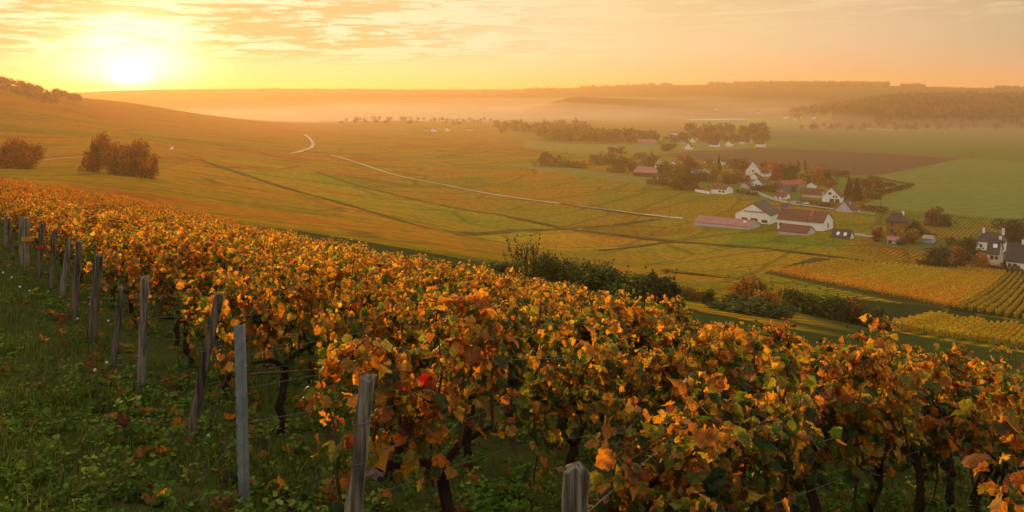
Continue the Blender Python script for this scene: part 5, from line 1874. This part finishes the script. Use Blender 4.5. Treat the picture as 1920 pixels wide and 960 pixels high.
# parked cars
def car(px, py, yaw, paint, label):
    p = wpt(px, py)
    e = empty('parked_car', p, yaw)
    m_ = simple('car_paint', paint, .3, .05, 2, .6)
    prof = [(-2.1, .35), (-2.15, .75), (-1.9, .95), (-1.35, 1.02), (-.75, 1.45), (.75, 1.50), (1.55, 1.05), (2.05, .95), (2.12, .60), (2.08, .35)]
    n = len(prof)
    vs = []
    for sgn in (-1, 1):
        for x_, z_ in prof:
            inset = .0 if z_ < 1.03 else .17
            vs.append((x_, sgn * (.86 - inset), z_))
    fs = [(k, (k + 1) % n, n + (k + 1) % n, n + k) for k in range(n)] + [tuple(reversed(range(n))), tuple(range(n, 2 * n))]
    MB().add(vs, fs).build('body', m_, e)
    wn = MB()
    for sgn in (-1, 1):
        wn.add([(-1.18, sgn * .85, 1.06), (1.30, sgn * .85, 1.08), (.72, sgn * .72, 1.42), (-.68, sgn * .72, 1.40)], [(0, 1, 2, 3) if sgn < 0 else (3, 2, 1, 0)])
    wn.build('side_glass', M_win, e)
    MB().add([(-1.33, -.70, 1.06), (-1.33, .70, 1.06), (-.80, .62, 1.43), (-.80, -.62, 1.43)], [(0, 1, 2, 3)]).build('windscreen', M_win, e)
    for x_ in (-1.3, 1.3):
        for y_ in (-.80, .80):
            wh = MB().tube([(x_, y_ - .1, .32), (x_, y_ + .1, .32)], .32, 14).build('wheel', M_ink, e)
            MB().tube([(x_, y_ - .115, .32), (x_, y_ + .115, .32)], .19, 10).build('rim', M_zinc, wh)
    for y_ in (-.6, .6):
        MB().box(-2.17, -2.10, y_ - .16, y_ + .16, .66, .80).build('headlight', M_sky, e)
    put(e, label, 'car', 'cars parked by the hedge')


car(1487, 381, -.5, (.42, .43, .46), 'silver grey car at the road end of the parked three')
car(1498, 382, -.5, (.10, .12, .30), 'dark blue car parked between the silver and the white one')
car(1511, 383, -.4, (.75, .75, .76), 'white car parked in front of the brownish hedge')

# poles
def pole(px, py, hpx, label, arm=True):
    p = wpt(px, py)
    h = hpx * p.y / F
    e = empty('utility_pole', p)
    r0 = max(.14, p.y * .00026)
    MB().tube([(0, 0, -.5), (0, 0, h)], [r0 * 1.2, r0 * .8], 8).build('shaft', M_postdark, e)
    if arm:
        MB().box(-.9, .9, -.08, .08, h - .7, h - .5).build('crossarm', M_postdark, e)
        ib = MB()
        for x_ in (-.75, .75):
            ib.tube([(x_, 0, h - .5), (x_, 0, h - .25)], .07, 6)
        ib.build('insulators', M_grey, e)
    put(e, label, 'pole', 'wooden poles across the valley')


pole(1255, 408, 40, 'lone tall pole in the vines at the end of the track')
pole(1820, 297, 16, 'lone pole at the tip of the ploughed field')
pole(1502, 390, 34, 'pole in front of the parked cars')
pole(1391, 330, 16, 'small pole beside the dark red tree', False)
pole(1652, 384, 16, 'short post standing in the green field', False)
pole(1784, 470, 20, 'pole by the small street tree')
pole(1703, 478, 26, 'thin pole at the edge of the striped garden plot', False)


# ------------------------------------------------------------------ far woods: masses nobody could count
def wood(name, label, pts_fn, n_tr, per, h_rng, leaf, tone, seed):
    r_ = np.random.default_rng(seed)
    parts = []
    pal = np.array(TREECOL[tone] + TREECOL['brown'])
    x_, y_ = pts_fn(r_, n_tr)
    z_ = H(x_, y_)
    hh = r_.uniform(*h_rng, n_tr)
    rad = hh * r_.uniform(.34, .55, n_tr)
    m_ = n_tr * per
    id_ = np.repeat(np.arange(n_tr), per)
    o_ = nrmz(r_.normal(0, 1, (m_, 3)))
    q = r_.random(m_) ** .35
    cen = np.stack([x_, y_, z_ + hh * .58], -1)[id_]
    p = cen + o_ * q[:, None] * np.stack([rad, rad, hh * .42], -1)[id_]
    tc_ = pal[r_.integers(0, len(pal), n_tr)] * r_.lognormal(0, .25, (n_tr, 1))
    cc_ = tc_[id_] * r_.lognormal(0, .25, (m_, 1))
    nr = nrmz(o_ + r_.normal(0, .4, (m_, 3)))
    V, Fc, C = make_leaves(r_, p, r_.normal(0, 1, (m_, 3)), nr, r_.uniform(.7, 1.3, m_) * (leaf * hh)[id_], cc_, cc_, 2)
    put(mesh(name, V, Fc, M_tree, col=C), label, 'woods', kind='stuff')


def band_pts(px0, px1, d0, d1):
    def f(r_, n):
        px = r_.uniform(px0, px1, n)
        d = r_.uniform(d0, d1, n)
        if d0 > 4000:                       # along the crest: measured from the hill's own ridge line
            d = d / np.sqrt(1 + ((px - CX) / F) ** 2)
        return (px - CX) / F * d, d
    return f


wood('woods', 'hazy belt of trees across the middle of the valley', band_pts(1010, 1232, 1290, 1480), 150, 90, (11, 19), .17, 'olive', 1)
wood('woods', 'fainter tree belt in the mist left of the hazy belt', band_pts(930, 1110, 1500, 1800), 90, 70, (10, 18), .18, 'olive', 2)
wood('woods', 'scattered misty trees along the foot of the far ridge', band_pts(640, 940, 1750, 2200), 60, 50, (8, 14), .2, 'olive', 3)
wood('woods', 'trees round the hazy hamlet', band_pts(1240, 1440, 1270, 1420), 70, 80, (8, 15), .17, 'brown', 4)
wood('woods', 'tree clump behind the hazy hamlet', band_pts(1290, 1440, 1430, 1650), 60, 80, (12, 22), .17, 'olive', 5)
wood('woods', 'misty trees at the far edge of the green fields', band_pts(1500, 1980, 1700, 1860), 80, 70, (8, 16), .18, 'brown', 6)
wood('woods', 'autumn wood covering the round hill', band_pts(1640, 2060, 1900, 2500), 900, 34, (13, 19), .22, 'brown', 7)
wood('woods', 'wood on the lower flank of the round hill', band_pts(1480, 1720, 2150, 2700), 260, 34, (11, 16), .22, 'brown', 8)
wood('woods', 'trees on the crest of the sunlit hill', band_pts(-140, 110, 860, 1010), 240, 60, (5, 9), .2, 'brown', 9)
wood('woods', 'trees lining the sinking end of the sunlit hill', band_pts(95, 150, 1020, 1150), 60, 60, (5, 9), .2, 'brown', 10)
for k, (a, b_, n, h0, h1) in enumerate([(480, 520, 26, 10, 20), (590, 690, 50, 10, 17), (735, 800, 30, 6, 13), (880, 960, 34, 6, 10), (985, 1045, 44, 10, 18), (1090, 1260, 130, 10, 20), (1330, 1665, 300, 14, 22), (1690, 1735, 30, 8, 16), (1865, 2060, 110, 8, 15), (143, 274, 90, 7, 11)]):
    wood('woods', ['small wooded knob on the far ridge', 'low wood on the far ridge crest', 'thin line of trees on the far ridge', 'low scrub on the far ridge', 'small rounded wood on the ridge',
                   'long wood on the far ridge', 'flat-topped forest along the far ridge', 'two clumps beside the flat-topped forest', 'wood at the end of the far ridge', 'low scrub near the sinking sun'][k],
         band_pts(a, b_, 4250, 4540), int(n * 2.6), 22, (h0 * 1.15, h1 * 1.15), .30, 'brown', 20 + k)
